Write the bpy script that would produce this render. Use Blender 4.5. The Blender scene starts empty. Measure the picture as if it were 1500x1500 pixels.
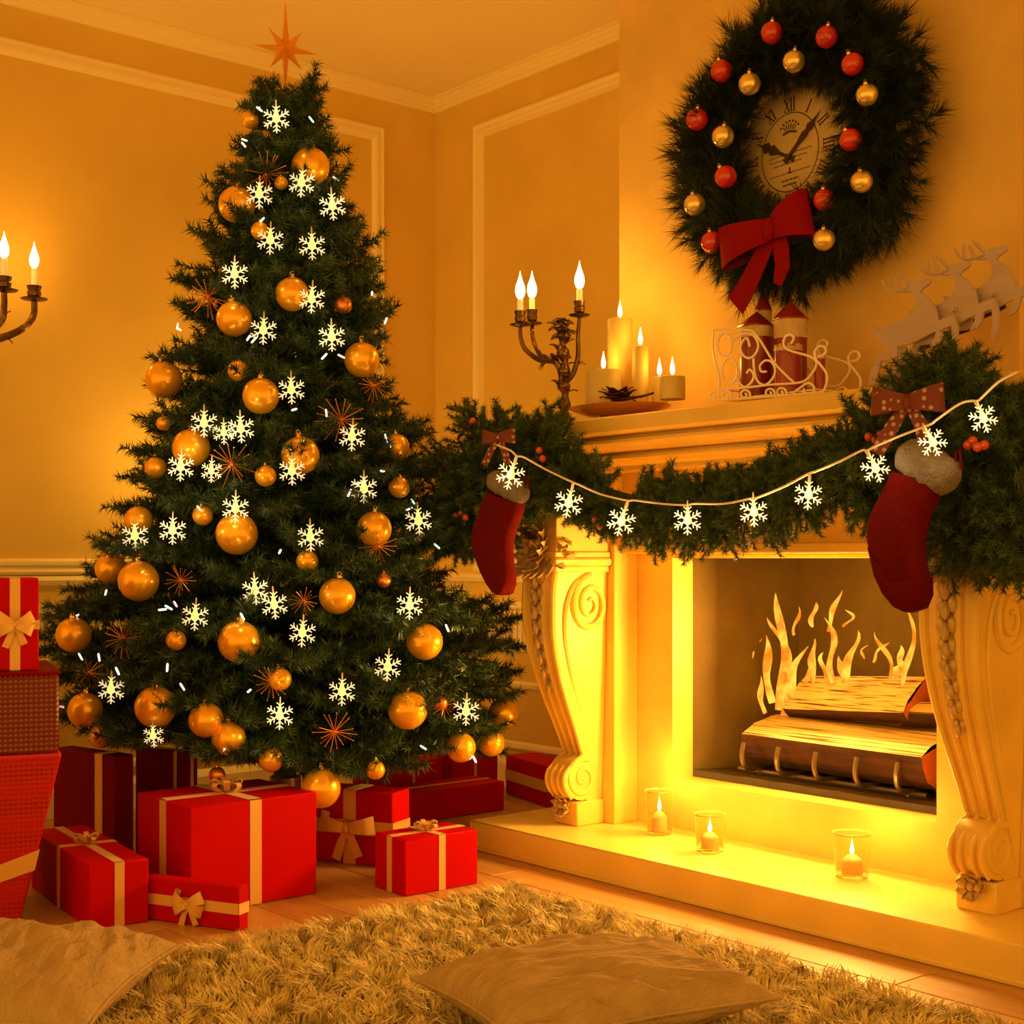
import bpy, math, random
import numpy as np
from mathutils import Vector, Matrix, Euler, noise
random.seed(7); rng = np.random.default_rng(7)
PI = math.pi
S = bpy.context.scene
COL = S.collection
# ------------------------------------------------------------------ camera, world, exposure
F = 2062.0; HZ = 820.0; CAMZ = 0.9; YAW = math.radians(49.9)
cd = bpy.data.cameras.new('camera'); cam = bpy.data.objects.new('camera', cd); COL.objects.link(cam)
cam.location = (0, 0, CAMZ); cam.rotation_euler = (PI/2, 0, YAW)
cd.sensor_width = 36.0; cd.lens = 36.0*F/1500.0; cd.shift_y = (HZ-750.0)/1500.0; cd.clip_start = 0.05
S.camera = cam
w = bpy.data.worlds.new('world'); S.world = w; w.use_nodes = True
w.node_tree.nodes['Background'].inputs[0].default_value = (1.0, 0.485, 0.065, 1)
w.node_tree.nodes['Background'].inputs[1].default_value = 0.95
S.view_settings.view_transform = 'Standard'; S.view_settings.look = 'None'
S.view_settings.gamma = 1.0; S.view_settings.use_curve_mapping = False
S.view_settings.exposure = 0.56
WARM = (1.0, 0.44, 0.035)
FD = Vector((-math.sin(YAW), math.cos(YAW), 0)); RT = Vector((math.cos(YAW), math.sin(YAW), 0))
CAM = Vector((0, 0, CAMZ))
def ray(px, py):
    return FD + RT*((px-750)/F) + Vector((0, 0, -(py-HZ)/F))
def pd(px, py, d): return CAM + ray(px, py)*d
def pY(px, py, Y): r = ray(px, py); return CAM + r*(Y/r.y)
def pX(px, py, X): r = ray(px, py); return CAM + r*(X/r.x)
def pZ(px, py, Z): r = ray(px, py); return CAM + r*((Z-CAMZ)/r.z)

# ------------------------------------------------------------------ materials
MATS = {}
def mat(name, col, rough=0.6, metal=0.0, var=0.0, vscale=8.0, bump=0.0, bscale=60.0, emit=None, estr=0.0, spec=0.5,
        trans=0.0, stretch=(1, 1, 1), sheen=0.0, coat=0.0, sss=0.0, detail=4.0):
    m = bpy.data.materials.new(name); m.use_nodes = True; nt = m.node_tree; N = nt.nodes; L = nt.links
    b = N['Principled BSDF']
    b.inputs['Base Color'].default_value = (*col, 1); b.inputs['Roughness'].default_value = rough
    b.inputs['Metallic'].default_value = metal; b.inputs['Specular IOR Level'].default_value = spec
    b.inputs['Transmission Weight'].default_value = trans; b.inputs['Coat Weight'].default_value = coat
    b.inputs['Sheen Weight'].default_value = sheen; b.inputs['Subsurface Weight'].default_value = sss
    if sss: b.inputs['Subsurface Radius'].default_value = (0.03, 0.015, 0.005)
    if emit:
        b.inputs['Emission Color'].default_value = (*emit, 1); b.inputs['Emission Strength'].default_value = estr
    tc = N.new('ShaderNodeTexCoord'); mp = N.new('ShaderNodeMapping'); mp.inputs['Scale'].default_value = stretch
    L.new(tc.outputs['Object'], mp.inputs['Vector'])
    if var > 0:
        n = N.new('ShaderNodeTexNoise'); n.inputs['Scale'].default_value = vscale; n.inputs['Detail'].default_value = detail
        L.new(mp.outputs[0], n.inputs['Vector'])
        r = N.new('ShaderNodeValToRGB'); r.color_ramp.elements[0].position = 0.3; r.color_ramp.elements[1].position = 0.7
        r.color_ramp.elements[0].color = (*[c*(1-var) for c in col], 1)
        r.color_ramp.elements[1].color = (*[min(1, c*(1+var)) for c in col], 1)
        L.new(n.outputs['Fac'], r.inputs[0]); L.new(r.outputs[0], b.inputs['Base Color'])
    if bump > 0:
        n2 = N.new('ShaderNodeTexNoise'); n2.inputs['Scale'].default_value = bscale; n2.inputs['Detail'].default_value = 3
        L.new(mp.outputs[0], n2.inputs['Vector'])
        bp = N.new('ShaderNodeBump'); bp.inputs['Strength'].default_value = bump; bp.inputs['Distance'].default_value = 0.01
        L.new(n2.outputs['Fac'], bp.inputs['Height']); L.new(bp.outputs[0], b.inputs['Normal'])
    MATS[name] = m; return m
mat('wall', (.78, .54, .13), .75, var=.06, vscale=3, bump=.12, bscale=120)
mat('breast', (.76, .52, .18), .8, var=.12, vscale=4, bump=.25, bscale=40)
mat('trim', (.97, .82, .48), .5)
mat('ceiling', (1.0, .84, .52), .85, var=.03, vscale=2)
mat('stone', (.86, .59, .13), .42, var=.10, vscale=6, bump=.06, bscale=30)
mat('gilt', (.56, .38, .15), .38, metal=.25, var=.15, vscale=30, bump=.2, bscale=60)
mat('hearth', (.88, .65, .17), .38, var=.08, vscale=5)
mat('firebrick', (.13, .085, .012), .8, var=.18, vscale=5, bump=.2, bscale=90)
mat('firefloor', (.06, .045, .02), .7, var=.2, vscale=20, bump=.2)
mat('bark', (.060, .016, .005), .75, var=.6, vscale=9, bump=.5, bscale=22, stretch=(.35, 4, 4))
mat('splitwood', (.58, .40, .15), .8, var=.75, vscale=11, bump=.5, bscale=20, stretch=(.18, 5, 5))
mat('endgrain', (.60, .16, .03), .7, var=.25, vscale=14, bump=.2)
mat('iron', (.22, .16, .09), .38, metal=.8)
mat('plank_a', (.50, .27, .09), .38, var=.16, vscale=6, stretch=(.5, 6, 6), bump=.06, bscale=30)
mat('plank_b', (.44, .23, .075), .38, var=.18, vscale=7, stretch=(.5, 6, 6), bump=.06, bscale=30)
mat('plank_c', (.55, .31, .11), .40, var=.15, vscale=5, stretch=(.5, 6, 6), bump=.06, bscale=30)
mat('subfloor', (.08, .045, .02), .9)
mat('needle', (.030, .072, .028), .42, var=.45, vscale=9)
mat('needle_g', (.045, .085, .018), .55, var=.4, vscale=12)
mat('needle_w', (.010, .026, .012), .55, var=.4, vscale=10)
mat('stem', (.05, .035, .015), .8)
mat('gold', (1.0, .52, .02), .24, metal=.45, coat=.3)
mat('goldpale', (.95, .72, .25), .2, metal=.7, coat=.3)
mat('copper', (.75, .28, .07), .3, metal=.8)
mat('goldcap', (.95, .62, .18), .25, metal=1)
mat('redball', (.62, .02, .012), .18, spec=.7, coat=.6)
mat('red', (.50, .0012, .0015), .55, var=.06, vscale=3, spec=.06)
mat('darkred', (.17, .001, .001), .55, var=.08, vscale=3, spec=.06)
mat('ribbon', (.78, .46, .15), .4, metal=.2, sheen=.3)
mat('bowred', (.24, .004, .006), .8, spec=.1)
mat('stocking', (.115, .004, .003), .95, spec=.1, var=.1, vscale=60, bump=.3, bscale=400)
mat('stocking_toe', (.10, .002, .004), .95, spec=.1, bump=.3, bscale=400)
mat('cuff', (.20, .165, .14), .95, var=.2, vscale=50, bump=.8, bscale=150)
mat('bronze', (.15, .085, .04), .3, metal=.9, var=.4, vscale=20, bump=.25, bscale=80)
mat('wax', (.66, .52, .20), .45, sss=.25, var=.05)
mat('candletube', (.85, .70, .42), .4, emit=(1, .55, .15), estr=.25)
mat('wick', (.02, .015, .01), .9)
mat('plate', (.55, .22, .05), .3, var=.2, coat=.4)
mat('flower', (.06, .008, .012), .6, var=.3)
mat('wood_deer', (.46, .37, .46), .6, var=.06, vscale=6, stretch=(1, 1, 6))
mat('whitewire', (.95, .85, .85), .4)
mat('castle_red', (.26, .018, .018), .3, var=.35, vscale=8, coat=.4)
mat('castle_white', (.62, .46, .30), .5, var=.2, vscale=25)
mat('clockface', (.62, .48, .27), .7, var=.12, vscale=9)
mat('ink', (.06, .030, .016), .7)
mat('starpaper', (.85, .36, .04), .5)
mat('pillow', (.46, .33, .175), .9, spec=.1, var=.12, vscale=9, bump=.8, bscale=45, stretch=(1, 3, 1))
mat('rugbase', (.20, .14, .06), .95)
mat('wire', (.72, .62, .40), .3)
mat('berry', (.55, .07, .015), .25, coat=.4)
mat('pinecone', (.14, .06, .02), .7, var=.3)
mat('flake', (.8, .75, .6), .3, emit=(1, .88, .52), estr=.40)
mat('bulb', (1, .9, .4), .3, emit=(1, .86, .16), estr=.9)
mat('flamebulb', (1, .9, .6), .3, emit=(1, .74, .30), estr=3.5)
mat('led_white', (1, 1, 1), .3, emit=(1, .92, .75), estr=.9)
mat('led_teal', (.7, 1, .9), .3, emit=(.55, .95, .75), estr=.7)
mat('led_pink', (1, .8, .9), .3, emit=(1, .62, .62), estr=.7)
def glassmat():
    m = mat('glass', (.98, .93, .78), .03, trans=1.0); m.node_tree.nodes['Principled BSDF'].inputs['IOR'].default_value = 1.12
glassmat()
def polka():
    m = mat('polka', (.36, .05, .02), .6); nt = m.node_tree; N = nt.nodes
    v = N.new('ShaderNodeTexVoronoi'); v.inputs['Scale'].default_value = 60; v.inputs['Randomness'].default_value = .35
    r = N.new('ShaderNodeValToRGB'); r.color_ramp.elements[0].position = .25; r.color_ramp.elements[1].position = .32
    r.color_ramp.elements[0].color = (.42, .26, .16, 1); r.color_ramp.elements[1].color = (.14, .018, .010, 1)
    tc = N.new('ShaderNodeTexCoord'); nt.links.new(tc.outputs['Object'], v.inputs['Vector'])
    nt.links.new(v.outputs['Distance'], r.inputs[0]); nt.links.new(r.outputs[0], N['Principled BSDF'].inputs['Base Color'])
polka()
def dotted(name, base, dot, sc):
    m = mat(name, base, .4); nt = m.node_tree; N = nt.nodes
    tc = N.new('ShaderNodeTexCoord'); v = N.new('ShaderNodeTexVoronoi'); v.inputs['Scale'].default_value = sc; v.inputs['Randomness'].default_value = 0
    r = N.new('ShaderNodeValToRGB'); r.color_ramp.elements[0].position = .28; r.color_ramp.elements[1].position = .34
    r.color_ramp.elements[0].color = (*dot, 1); r.color_ramp.elements[1].color = (*base, 1)
    nt.links.new(tc.outputs['Object'], v.inputs['Vector']); nt.links.new(v.outputs['Distance'], r.inputs[0])
    nt.links.new(r.outputs[0], N['Principled BSDF'].inputs['Base Color'])
    bp = N.new('ShaderNodeBump'); bp.inputs['Strength'].default_value = .5; bp.inputs['Distance'].default_value = .004
    nt.links.new(v.outputs['Distance'], bp.inputs['Height']); nt.links.new(bp.outputs[0], N['Principled BSDF'].inputs['Normal'])
dotted('red_mesh', (.48, .003, .003), (.26, .006, .003), 85)
dotted('darkred_mesh', (.13, .002, .002), (.24, .07, .015), 85)
def flamemat():
    m = bpy.data.materials.new('flame'); m.use_nodes = True; nt = m.node_tree; N = nt.nodes; L = nt.links
    for n in list(N): N.remove(n)
    o = N.new('ShaderNodeOutputMaterial'); e = N.new('ShaderNodeEmission'); g = N.new('ShaderNodeTexCoord')
    n = N.new('ShaderNodeTexNoise'); n.inputs['Scale'].default_value = 22; n.inputs['Detail'].default_value = 3
    r = N.new('ShaderNodeValToRGB'); r.color_ramp.elements[0].position = .38; r.color_ramp.elements[1].position = .62
    r.color_ramp.elements[0].color = (1, .17, .005, 1); r.color_ramp.elements[1].color = (1, .55, .05, 1)
    e.inputs['Strength'].default_value = 1.05
    L.new(g.outputs['Object'], n.inputs['Vector']); L.new(n.outputs['Fac'], r.inputs[0])
    L.new(r.outputs[0], e.inputs['Color'])
    t = N.new('ShaderNodeBsdfTransparent'); mx = N.new('ShaderNodeMixShader'); mx.inputs[0].default_value = .72
    L.new(t.outputs[0], mx.inputs[1]); L.new(e.outputs[0], mx.inputs[2]); L.new(mx.outputs[0], o.inputs['Surface'])
    MATS['flame'] = m
flamemat()
def splitmat():
    m = MATS['splitwood']; r = [n for n in m.node_tree.nodes if n.type == 'VALTORGB'][0].color_ramp
    r.elements[0].position = .38; r.elements[1].position = .47
    r.elements[0].color = (.10, .045, .012, 1); r.elements[1].color = (.80, .60, .26, 1)
    [n for n in m.node_tree.nodes if n.type == 'MAPPING'][0].inputs['Scale'].default_value = (.22, 15, 15)
splitmat()
def rugmat():
    m = mat('pile', (.44, .32, .13), .85, sheen=.2); nt = m.node_tree; N = nt.nodes
    tc = N.new('ShaderNodeTexCoord')
    a = N.new('ShaderNodeTexNoise'); a.inputs['Scale'].default_value = 26; a.inputs['Detail'].default_value = 3
    r = N.new('ShaderNodeValToRGB'); r.color_ramp.elements[0].position = .3; r.color_ramp.elements[1].position = .68
    r.color_ramp.elements[0].color = (.42, .32, .12, 1); r.color_ramp.elements[1].color = (.98, .82, .42, 1)
    nt.links.new(tc.outputs['Object'], a.inputs['Vector']); nt.links.new(a.outputs['Fac'], r.inputs[0])
    nt.links.new(r.outputs[0], N['Principled BSDF'].inputs['Base Color'])
rugmat()

# ------------------------------------------------------------------ helpers
def tag(o, label=None, cat=None, group=None, kind=None):
    if label: o['label'] = label
    if cat: o['category'] = cat
    if group: o['group'] = group
    if kind: o['kind'] = kind
    return o
def thing(name, label, cat, loc=(0, 0, 0), rot=(0, 0, 0), group=None):
    o = bpy.data.objects.new(name, None); COL.objects.link(o); o.empty_display_size = .05
    o.location = loc; o.rotation_euler = rot
    return tag(o, label, cat, group)
def wloc(p):
    v = Vector((0, 0, 0))
    while p is not None: v = v + p.location; p = p.parent
    return v
def ortho(a):
    a = Vector(a).normalized(); h = Vector((0, 0, 1)) if abs(a.z) < .9 else Vector((1, 0, 0))
    u = a.cross(h).normalized(); return u, a.cross(u).normalized()
class MB:
    def __init__(s): s.v = []; s.f = []; s.m = []; s.cur = 0
    def add(s, vs, fs):
        k = len(s.v); s.v += [tuple(x) for x in vs]
        s.f += [tuple(i+k for i in q) for q in fs]; s.m += [s.cur]*len(fs); return s
    def box(s, x0, x1, y0, y1, z0, z1, ch=0.0):
        if ch <= 0:
            vs = [(x, y, z) for z in (z0, z1) for y in (y0, y1) for x in (x0, x1)]
            return s.add(vs, [(0, 2, 3, 1), (4, 5, 7, 6), (0, 1, 5, 4), (2, 6, 7, 3), (0, 4, 6, 2), (1, 3, 7, 5)])
        c = ch; o = [(x0+c, y0), (x1-c, y0), (x1, y0+c), (x1, y1-c), (x1-c, y1), (x0+c, y1), (x0, y1-c), (x0, y0+c)]
        i = [(min(max(x, x0+c), x1-c), min(max(y, y0+c), y1-c)) for x, y in o]
        rings = [[(x, y, z0) for x, y in i], [(x, y, z0+c) for x, y in o], [(x, y, z1-c) for x, y in o], [(x, y, z1) for x, y in i]]
        vs = [p for r in rings for p in r]; fs = [tuple(range(7, -1, -1)), tuple(range(24, 32))]
        for r in range(3):
            for k in range(8): fs.append((r*8+k, r*8+(k+1) % 8, (r+1)*8+(k+1) % 8, (r+1)*8+k))
        return s.add(vs, fs)
    def tube(s, pts, rad, n=8, closed=False, cap=True, flat=1.0):
        P = [Vector(p) for p in pts]; m = len(P)
        R = rad if hasattr(rad, '__len__') else [rad]*m
        vs = []; u = None
        for i in range(m):
            if closed: t = P[(i+1) % m]-P[(i-1) % m]
            else: t = P[min(i+1, m-1)]-P[max(i-1, 0)]
            if t.length < 1e-9: t = Vector((0, 0, 1))
            t.normalize()
            if u is None: u, _ = ortho(t)
            u = (u-t*u.dot(t))
            if u.length < 1e-6: u, _ = ortho(t)
            u.normalize(); v = t.cross(u)
            for k in range(n):
                a = 2*PI*k/n; vs.append(P[i]+(u*math.cos(a)+v*math.sin(a)*flat)*R[i])
        fs = []
        for i in range(m if closed else m-1):
            j = (i+1) % m
            for k in range(n): fs.append((i*n+k, i*n+(k+1) % n, j*n+(k+1) % n, j*n+k))
        if cap and not closed: fs += [tuple(range(n-1, -1, -1)), tuple(range((m-1)*n, m*n))]
        return s.add(vs, fs)
    def lathe(s, prof, n=20, c=(0, 0, 0), axis=(0, 0, 1), caps=True):
        a = Vector(axis).normalized(); u, v = ortho(a); c = Vector(c); vs = []
        for r, z in prof:
            for k in range(n):
                t = 2*PI*k/n; vs.append(c+a*z+(u*math.cos(t)+v*math.sin(t))*max(r, 1e-5))
        fs = []
        m = len(prof)
        for i in range(m-1):
            for k in range(n): fs.append((i*n+k, i*n+(k+1) % n, (i+1)*n+(k+1) % n, (i+1)*n+k))
        if caps: fs += [tuple(range(n-1, -1, -1)), tuple(range((m-1)*n, m*n))]
        return s.add(vs, fs)
    def ball(s, c, r, n=20, m=12, sc=(1, 1, 1)):
        vs = []; fs = []
        for i in range(m+1):
            th = PI*i/m
            for k in range(n):
                ph = 2*PI*k/n
                vs.append((c[0]+r*sc[0]*max(math.sin(th), 1e-4)*math.cos(ph), c[1]+r*sc[1]*max(math.sin(th), 1e-4)*math.sin(ph), c[2]-r*sc[2]*math.cos(th)))
        for i in range(m):
            for k in range(n): fs.append((i*n+k, i*n+(k+1) % n, (i+1)*n+(k+1) % n, (i+1)*n+k))
        return s.add(vs, fs)
    def prism(s, poly, o, ex, ey, en, t0, t1):
        o, ex, ey, en = Vector(o), Vector(ex), Vector(ey), Vector(en); n = len(poly)
        vs = [o+ex*a+ey*b+en*t0 for a, b in poly]+[o+ex*a+ey*b+en*t1 for a, b in poly]
        fs = [tuple(range(n-1, -1, -1)), tuple(range(n, 2*n))]
        for k in range(n): fs.append((k, (k+1) % n, n+(k+1) % n, n+k))
        return s.add(vs, fs)
    def sweep(s, prof, path, o, ex, ey, en, closed=False):
        """profile (offset to the left of travel, height along en), path 2D in (ex, ey), mitred"""
        o, ex, ey, en = Vector(o), Vector(ex), Vector(ey), Vector(en)
        n = len(path); vs = []; m = len(prof)
        for i in range(n):
            p = Vector(path[i])
            a = Vector(path[(i-1) % n]) if (closed or i > 0) else None
            b = Vector(path[(i+1) % n]) if (closed or i < n-1) else None
            d1 = (p-a).normalized() if a is not None else (b-p).normalized()
            d2 = (b-p).normalized() if b is not None else d1
            n1 = Vector((-d1.y, d1.x)); n2 = Vector((-d2.y, d2.x)); mt = (n1+n2)
            mt = mt/max(mt.dot(n1), .2)
            for off, h in prof:
                q = p+mt*off; vs.append(o+ex*q.x+ey*q.y+en*h)
        fs = []
        for i in range(n if closed else n-1):
            j = (i+1) % n
            for k in range(m): fs.append((i*m+k, i*m+(k+1) % m, j*m+(k+1) % m, j*m+k))
        if not closed: fs += [tuple(range(m-1, -1, -1)), tuple(range((n-1)*m, n*m))]
        return s.add(vs, fs)
    def strip(s, pts, wdir, width, th=.0015):
        P = [Vector(p) for p in pts]; m = len(P); vs = []
        W = width if hasattr(width, '__len__') else [width]*m
        for i in range(m):
            t = (P[min(i+1, m-1)]-P[max(i-1, 0)]).normalized()
            wd = Vector(wdir[i] if isinstance(wdir, list) else wdir); wd = (wd-t*wd.dot(t)).normalized(); nn = t.cross(wd)
            for a, b in ((-1, -1), (1, -1), (1, 1), (-1, 1)): vs.append(P[i]+wd*(a*W[i]/2)+nn*(b*th/2))
        fs = [(3, 2, 1, 0), tuple(range((m-1)*4, m*4))]
        for i in range(m-1):
            for k in range(4): fs.append((i*4+k, i*4+(k+1) % 4, (i+1)*4+(k+1) % 4, (i+1)*4+k))
        return s.add(vs, fs)
    def leaf(s, base, d, up, L, W, curl=.5, lobes=4, th=.004, nu=12):
        """lobed leaf: spine from base along d bending towards -up"""
        d = Vector(d).normalized(); up = Vector(up); up = (up-d*up.dot(d)).normalized(); sd = d.cross(up)
        base = Vector(base); vs = []
        p = base.copy(); ang = 0.0
        for i in range(nu+1):
            u = i/nu; ang = curl*u*u*2.2
            t = d*math.cos(ang)-up*math.sin(ang); nn = up*math.cos(ang)+d*math.sin(ang)
            ww = W*.5*(math.sin(PI*min(1, .08+u*.92)**.75)+.02)*(1+.28*math.cos(2*PI*u*lobes))
            for q in (-1, -.5, 0, .5, 1):
                vs.append(p+sd*(q*ww)+nn*(th-abs(q)*W*.10+.35*W*.2*q*q))
            for q in (1, .5, 0, -.5, -1):
                vs.append(p+sd*(q*ww)+nn*(-abs(q)*W*.10+.35*W*.2*q*q))
            p = p+t*(L/nu)
        fs = []
        for i in range(nu):
            for k in range(10): fs.append((i*10+k, i*10+(k+1) % 10, (i+1)*10+(k+1) % 10, (i+1)*10+k))
        fs += [tuple(range(9, -1, -1)), tuple(range(nu*10, nu*10+10))]
        return s.add(vs, fs)
    def mesh(s, name, mats, smooth=True, ang=38):
        me = bpy.data.meshes.new(name); me.from_pydata(s.v, [], s.f)
        for m in ([mats] if isinstance(mats, str) else mats): me.materials.append(MATS[m])
        if any(s.m): me.polygons.foreach_set('material_index', s.m)
        fixnormals(me)
        if smooth:
            me.polygons.foreach_set('use_smooth', [True]*len(me.polygons)); me.set_sharp_from_angle(angle=math.radians(ang))
        me.update(); return me
    def build(s, name, mats, parent=None, world=False, smooth=True, ang=38, loc=None, bevel=0):
        off = Vector((0, 0, 0))
        if world: off = wloc(parent) if parent is not None else Vector(loc if loc else (0, 0, 0))
        if off.length > 0: s.v = [(a-off.x, b-off.y, c-off.z) for a, b, c in s.v]
        o = link(name, s.mesh(name, mats, smooth, ang), parent)
        if parent is None and loc is not None: o.location = loc
        if bevel:
            md = o.modifiers.new('bevel', 'BEVEL'); md.width = bevel; md.segments = 2; md.limit_method = 'ANGLE'
        return o
import bmesh
def fixnormals(me):
    bm = bmesh.new(); bm.from_mesh(me); bmesh.ops.recalc_face_normals(bm, faces=bm.faces[:]); bm.to_mesh(me); bm.free()
def link(name, me, parent=None):
    o = bpy.data.objects.new(name, me); COL.objects.link(o)
    if parent is not None: o.parent = parent
    return o
def copy_tree(o, parent=None):
    c = o.copy(); COL.objects.link(c); c.parent = parent
    for ch in list(o.children): copy_tree(ch, c)
    return c
def lamp(loc, energy, color=WARM, radius=.02, parent=None, name='lamp_light'):
    l = bpy.data.lights.new(name, 'POINT'); l.energy = energy; l.color = color; l.shadow_soft_size = radius
    o = bpy.data.objects.new(name, l); COL.objects.link(o)
    o.location = Vector(loc)-(wloc(parent) if parent is not None else Vector((0, 0, 0))); o.parent = parent; return o
def smooth_path(pts, n=8):
    P = [Vector(p) for p in pts]; out = []
    for i in range(len(P)-1):
        p0 = P[max(i-1, 0)]; p1 = P[i]; p2 = P[i+1]; p3 = P[min(i+2, len(P)-1)]
        for k in range(n):
            t = k/n; out.append(.5*((2*p1)+(p2-p0)*t+(2*p0-5*p1+4*p2-p3)*t*t+(3*p1-p0-3*p2+p3)*t**3))
    out.append(P[-1]); return out

# ------------------------------------------------------------------ room shell
XA = -4.78; YB = 3.6; H = 2.85; XR = 1.6; YN = -1.6
XL, XQ, YF = -3.22, -1.83, 3.16     # chimney breast left, right, front
YS = 3.12                            # fireplace surround plane
def structure(o): o['kind'] = 'structure'; return o
floor = structure(MB().box(XA-.1, XR, YN, YB+.1, -.06, -.012).build('floor', 'subfloor'))
pw = .138; meshes = {}
ny = int((YB-YN)/pw)+1
for j in range(ny):
    y0 = YN+j*pw; x = XA-random.random()*1.0; k = 0
    while x < XR:
        Lp = 1.0+.35*((j*7+k*3) % 4); key = (round(Lp, 2), (j*5+k*2) % 3)
        x1 = x+Lp
        a, b = max(x, XA), min(x1, XR); y1 = min(y0+pw, YB)
        if b-a > .05 and y1-y0 > .03:
            full = abs((b-a)-Lp) < 1e-6 and abs(y1-y0-pw) < 1e-6
            if full and key in meshes: me = meshes[key]
            else:
                me = MB().box(.0012, (b-a)-.0012, .0012, y1-y0-.0012, -.012, 0, .0018).mesh('floorboard', 'plank_'+'abc'[key[1]], False)
                if full: meshes[key] = me
            o = link('floorboard', me, floor); o.location = (a, y0, random.uniform(-.0006, 0))
        x = x1; k += 1
wl = structure(MB().box(XA-.1, XA, YN, YB+.1, 0, H).build('wall_left', 'wall'))
wb = structure(MB().box(XA-.1, XR, YB, YB+.1, 0, H).build('wall_back', 'wall'))
ce = structure(MB().box(XA-.1, XR, YN, YB+.1, H, H+.08).build('ceiling', 'ceiling'))
br = MB().box(XL, XQ, YF, YB-.001, 1.12, H-.001).box(XL, -3.0, YF, YB-.001, 0, 1.12).box(-1.99, XQ, YF, YB-.001, 0, 1.12)
structure(br.build('wall_chimney', 'breast'))
CRN = [(0, H-.001), (.042, H-.001), (.042, H-.010), (.030, H-.014), (.027, H-.026), (.020, H-.029), (.018, H-.042), (.008, H-.046), (.007, H-.056), (0, H-.058)]
# travel so that the room lies to the left
structure(MB().sweep(CRN, [(XL, YB), (XA, YB), (XA, YN)], (0, 0, 0), (1, 0, 0), (0, 1, 0), (0, 0, 1)).build('trim_1', 'trim', ang=25))
structure(MB().sweep(CRN, [(XR, YB), (XQ, YB)], (0, 0, 0), (1, 0, 0), (0, 1, 0), (0, 0, 1)).build('trim_2', 'trim', ang=25))
PNL = [(0, 0), (0, .012), (.010, .020), (.020, .013), (.026, .013), (.034, .022), (.046, .022), (.052, .008), (.056, 0)]
def panel(n, o, ex, en, a0, a1, z0, z1, prof=PNL):
    # closed frame in a wall plane; en points into the room
    structure(MB().sweep(prof, [(a0, z0), (a1, z0), (a1, z1), (a0, z1)], o, ex, (0, 0, 1), en, True).build('trim_%d' % n, 'trim', ang=25))
panel(3, (0, YB, 0), (1, 0, 0), (0, -1, 0), -4.51, -3.34, .848, 2.675)
panel(4, (XA, 0, 0), (0, 1, 0), (1, 0, 0), .35, 3.33, .848, 2.675)
panel(5, (XA, 0, 0), (0, 1, 0), (1, 0, 0), -1.4, -.05, .848, 2.675)
SM = [(0, 0), (0, .008), (.008, .014), (.018, .012), (.03, .004), (.032, 0)]
panel(6, (0, YB, 0), (1, 0, 0), (0, -1, 0), -4.51, -3.40, .15, .42, SM)
panel(7, (XA, 0, 0), (0, 1, 0), (1, 0, 0), 1.9, 3.33, .15, .42, SM)
panel(8, (XA, 0, 0), (0, 1, 0), (1, 0, 0), .2, 1.6, .15, .42, SM)
RAIL = [(0, 0), (.012, .004), (.02, .014), (.02, .026), (.010, .034), (0, .036)]
def rail(n, z, prof, name='trim_%d'):
    structure(MB().sweep(prof, [(XL, YB), (XA, YB), (XA, YN)], (0, 0, z), (1, 0, 0), (0, 1, 0), (0, 0, 1)).build(name % n, 'trim', ang=25))
rail(9, .700, RAIL); rail(10, .535, [(0, 0), (.014, .006), (.014, .02), (0, .026)])
rail(11, .806, [(0, 0), (.016, .006), (.022, .022), (.012, .036), (0, .04)])
BB = [(0, 0), (.022, 0), (.022, .09), (.014, .105), (.008, .115), (0, .118)]
structure(MB().sweep(BB, [(XL, YB), (XA, YB)], (0, 0, .001), (1, 0, 0), (0, 1, 0), (0, 0, 1)).build('baseboard_back', 'trim', ang=25))
structure(MB().sweep(BB, [(XA, YB-.023), (XA, YN)], (0, 0, .001), (1, 0, 0), (0, 1, 0), (0, 0, 1)).build('baseboard_left', 'trim', ang=25))
fl = MB()
for i in range(50):
    x = XA+.06+i*.031
    if x < XL-.03: fl.box(x, x+.019, YB-.010, YB, .562, .699)
tag(fl.build('fluting', 'trim', wb, smooth=False), kind='stuff')
fl = MB()
for i in range(100):
    y = YB-.06-i*.031; fl.box(XA, XA+.010, y-.019, y, .562, .699)
tag(fl.build('fluting', 'trim', wl, smooth=False), kind='stuff')

# ------------------------------------------------------------------ fireplace
HT = .088
he = thing('hearth', 'pale polished stone hearth slab under the fireplace', 'hearth', (-2.3, 2.92, 0))
MB().box(-3.45, -.95, 2.73, YB-.45, .0005, HT, .004).box(-3.45, XL-.002, YB-.45, YB-.03, .0005, HT, .004).build('slab', 'hearth', he, True)
MB().box(-3.458, -.94, 2.722, 2.735, .0005, .012, .002).build('base_strip', 'hearth', he, True)
fp = thing('fireplace', 'carved cream stone fireplace with scrolled console legs and deep mantel shelf', 'fireplace', (-2.49, 3.0, HT))
OL, OR, OT, OB = -2.95, -2.035, .905, .235
su = MB().box(-3.27, OL, YS, YS+.09, HT, 1.19).box(OR, -1.70, YS, YS+.09, HT, 1.19).box(OL, OR, YS, YS+.09, OT, 1.19).box(OL, OR, YS, YS+.09, HT, OB)
su.build('surround', 'stone', fp, True, smooth=False)
MB().box(-3.27, -3.10, 3.02, YS+.001, HT, 1.19, .002).build('pilaster', 'stone', fp, True)
MB().box(-1.87, -1.70, 3.02, YS+.001, HT, 1.19, .002).build('pilaster', 'stone', fp, True)
MB().box(-3.10, -1.87, 3.06, YS+.001, .945, 1.19, .002).build('frieze', 'stone', fp, True)
MB().box(-3.10, -1.87, 3.045, YS+.001, .918, .945, .004).build('frieze_moulding', 'stone', fp, True)
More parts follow.
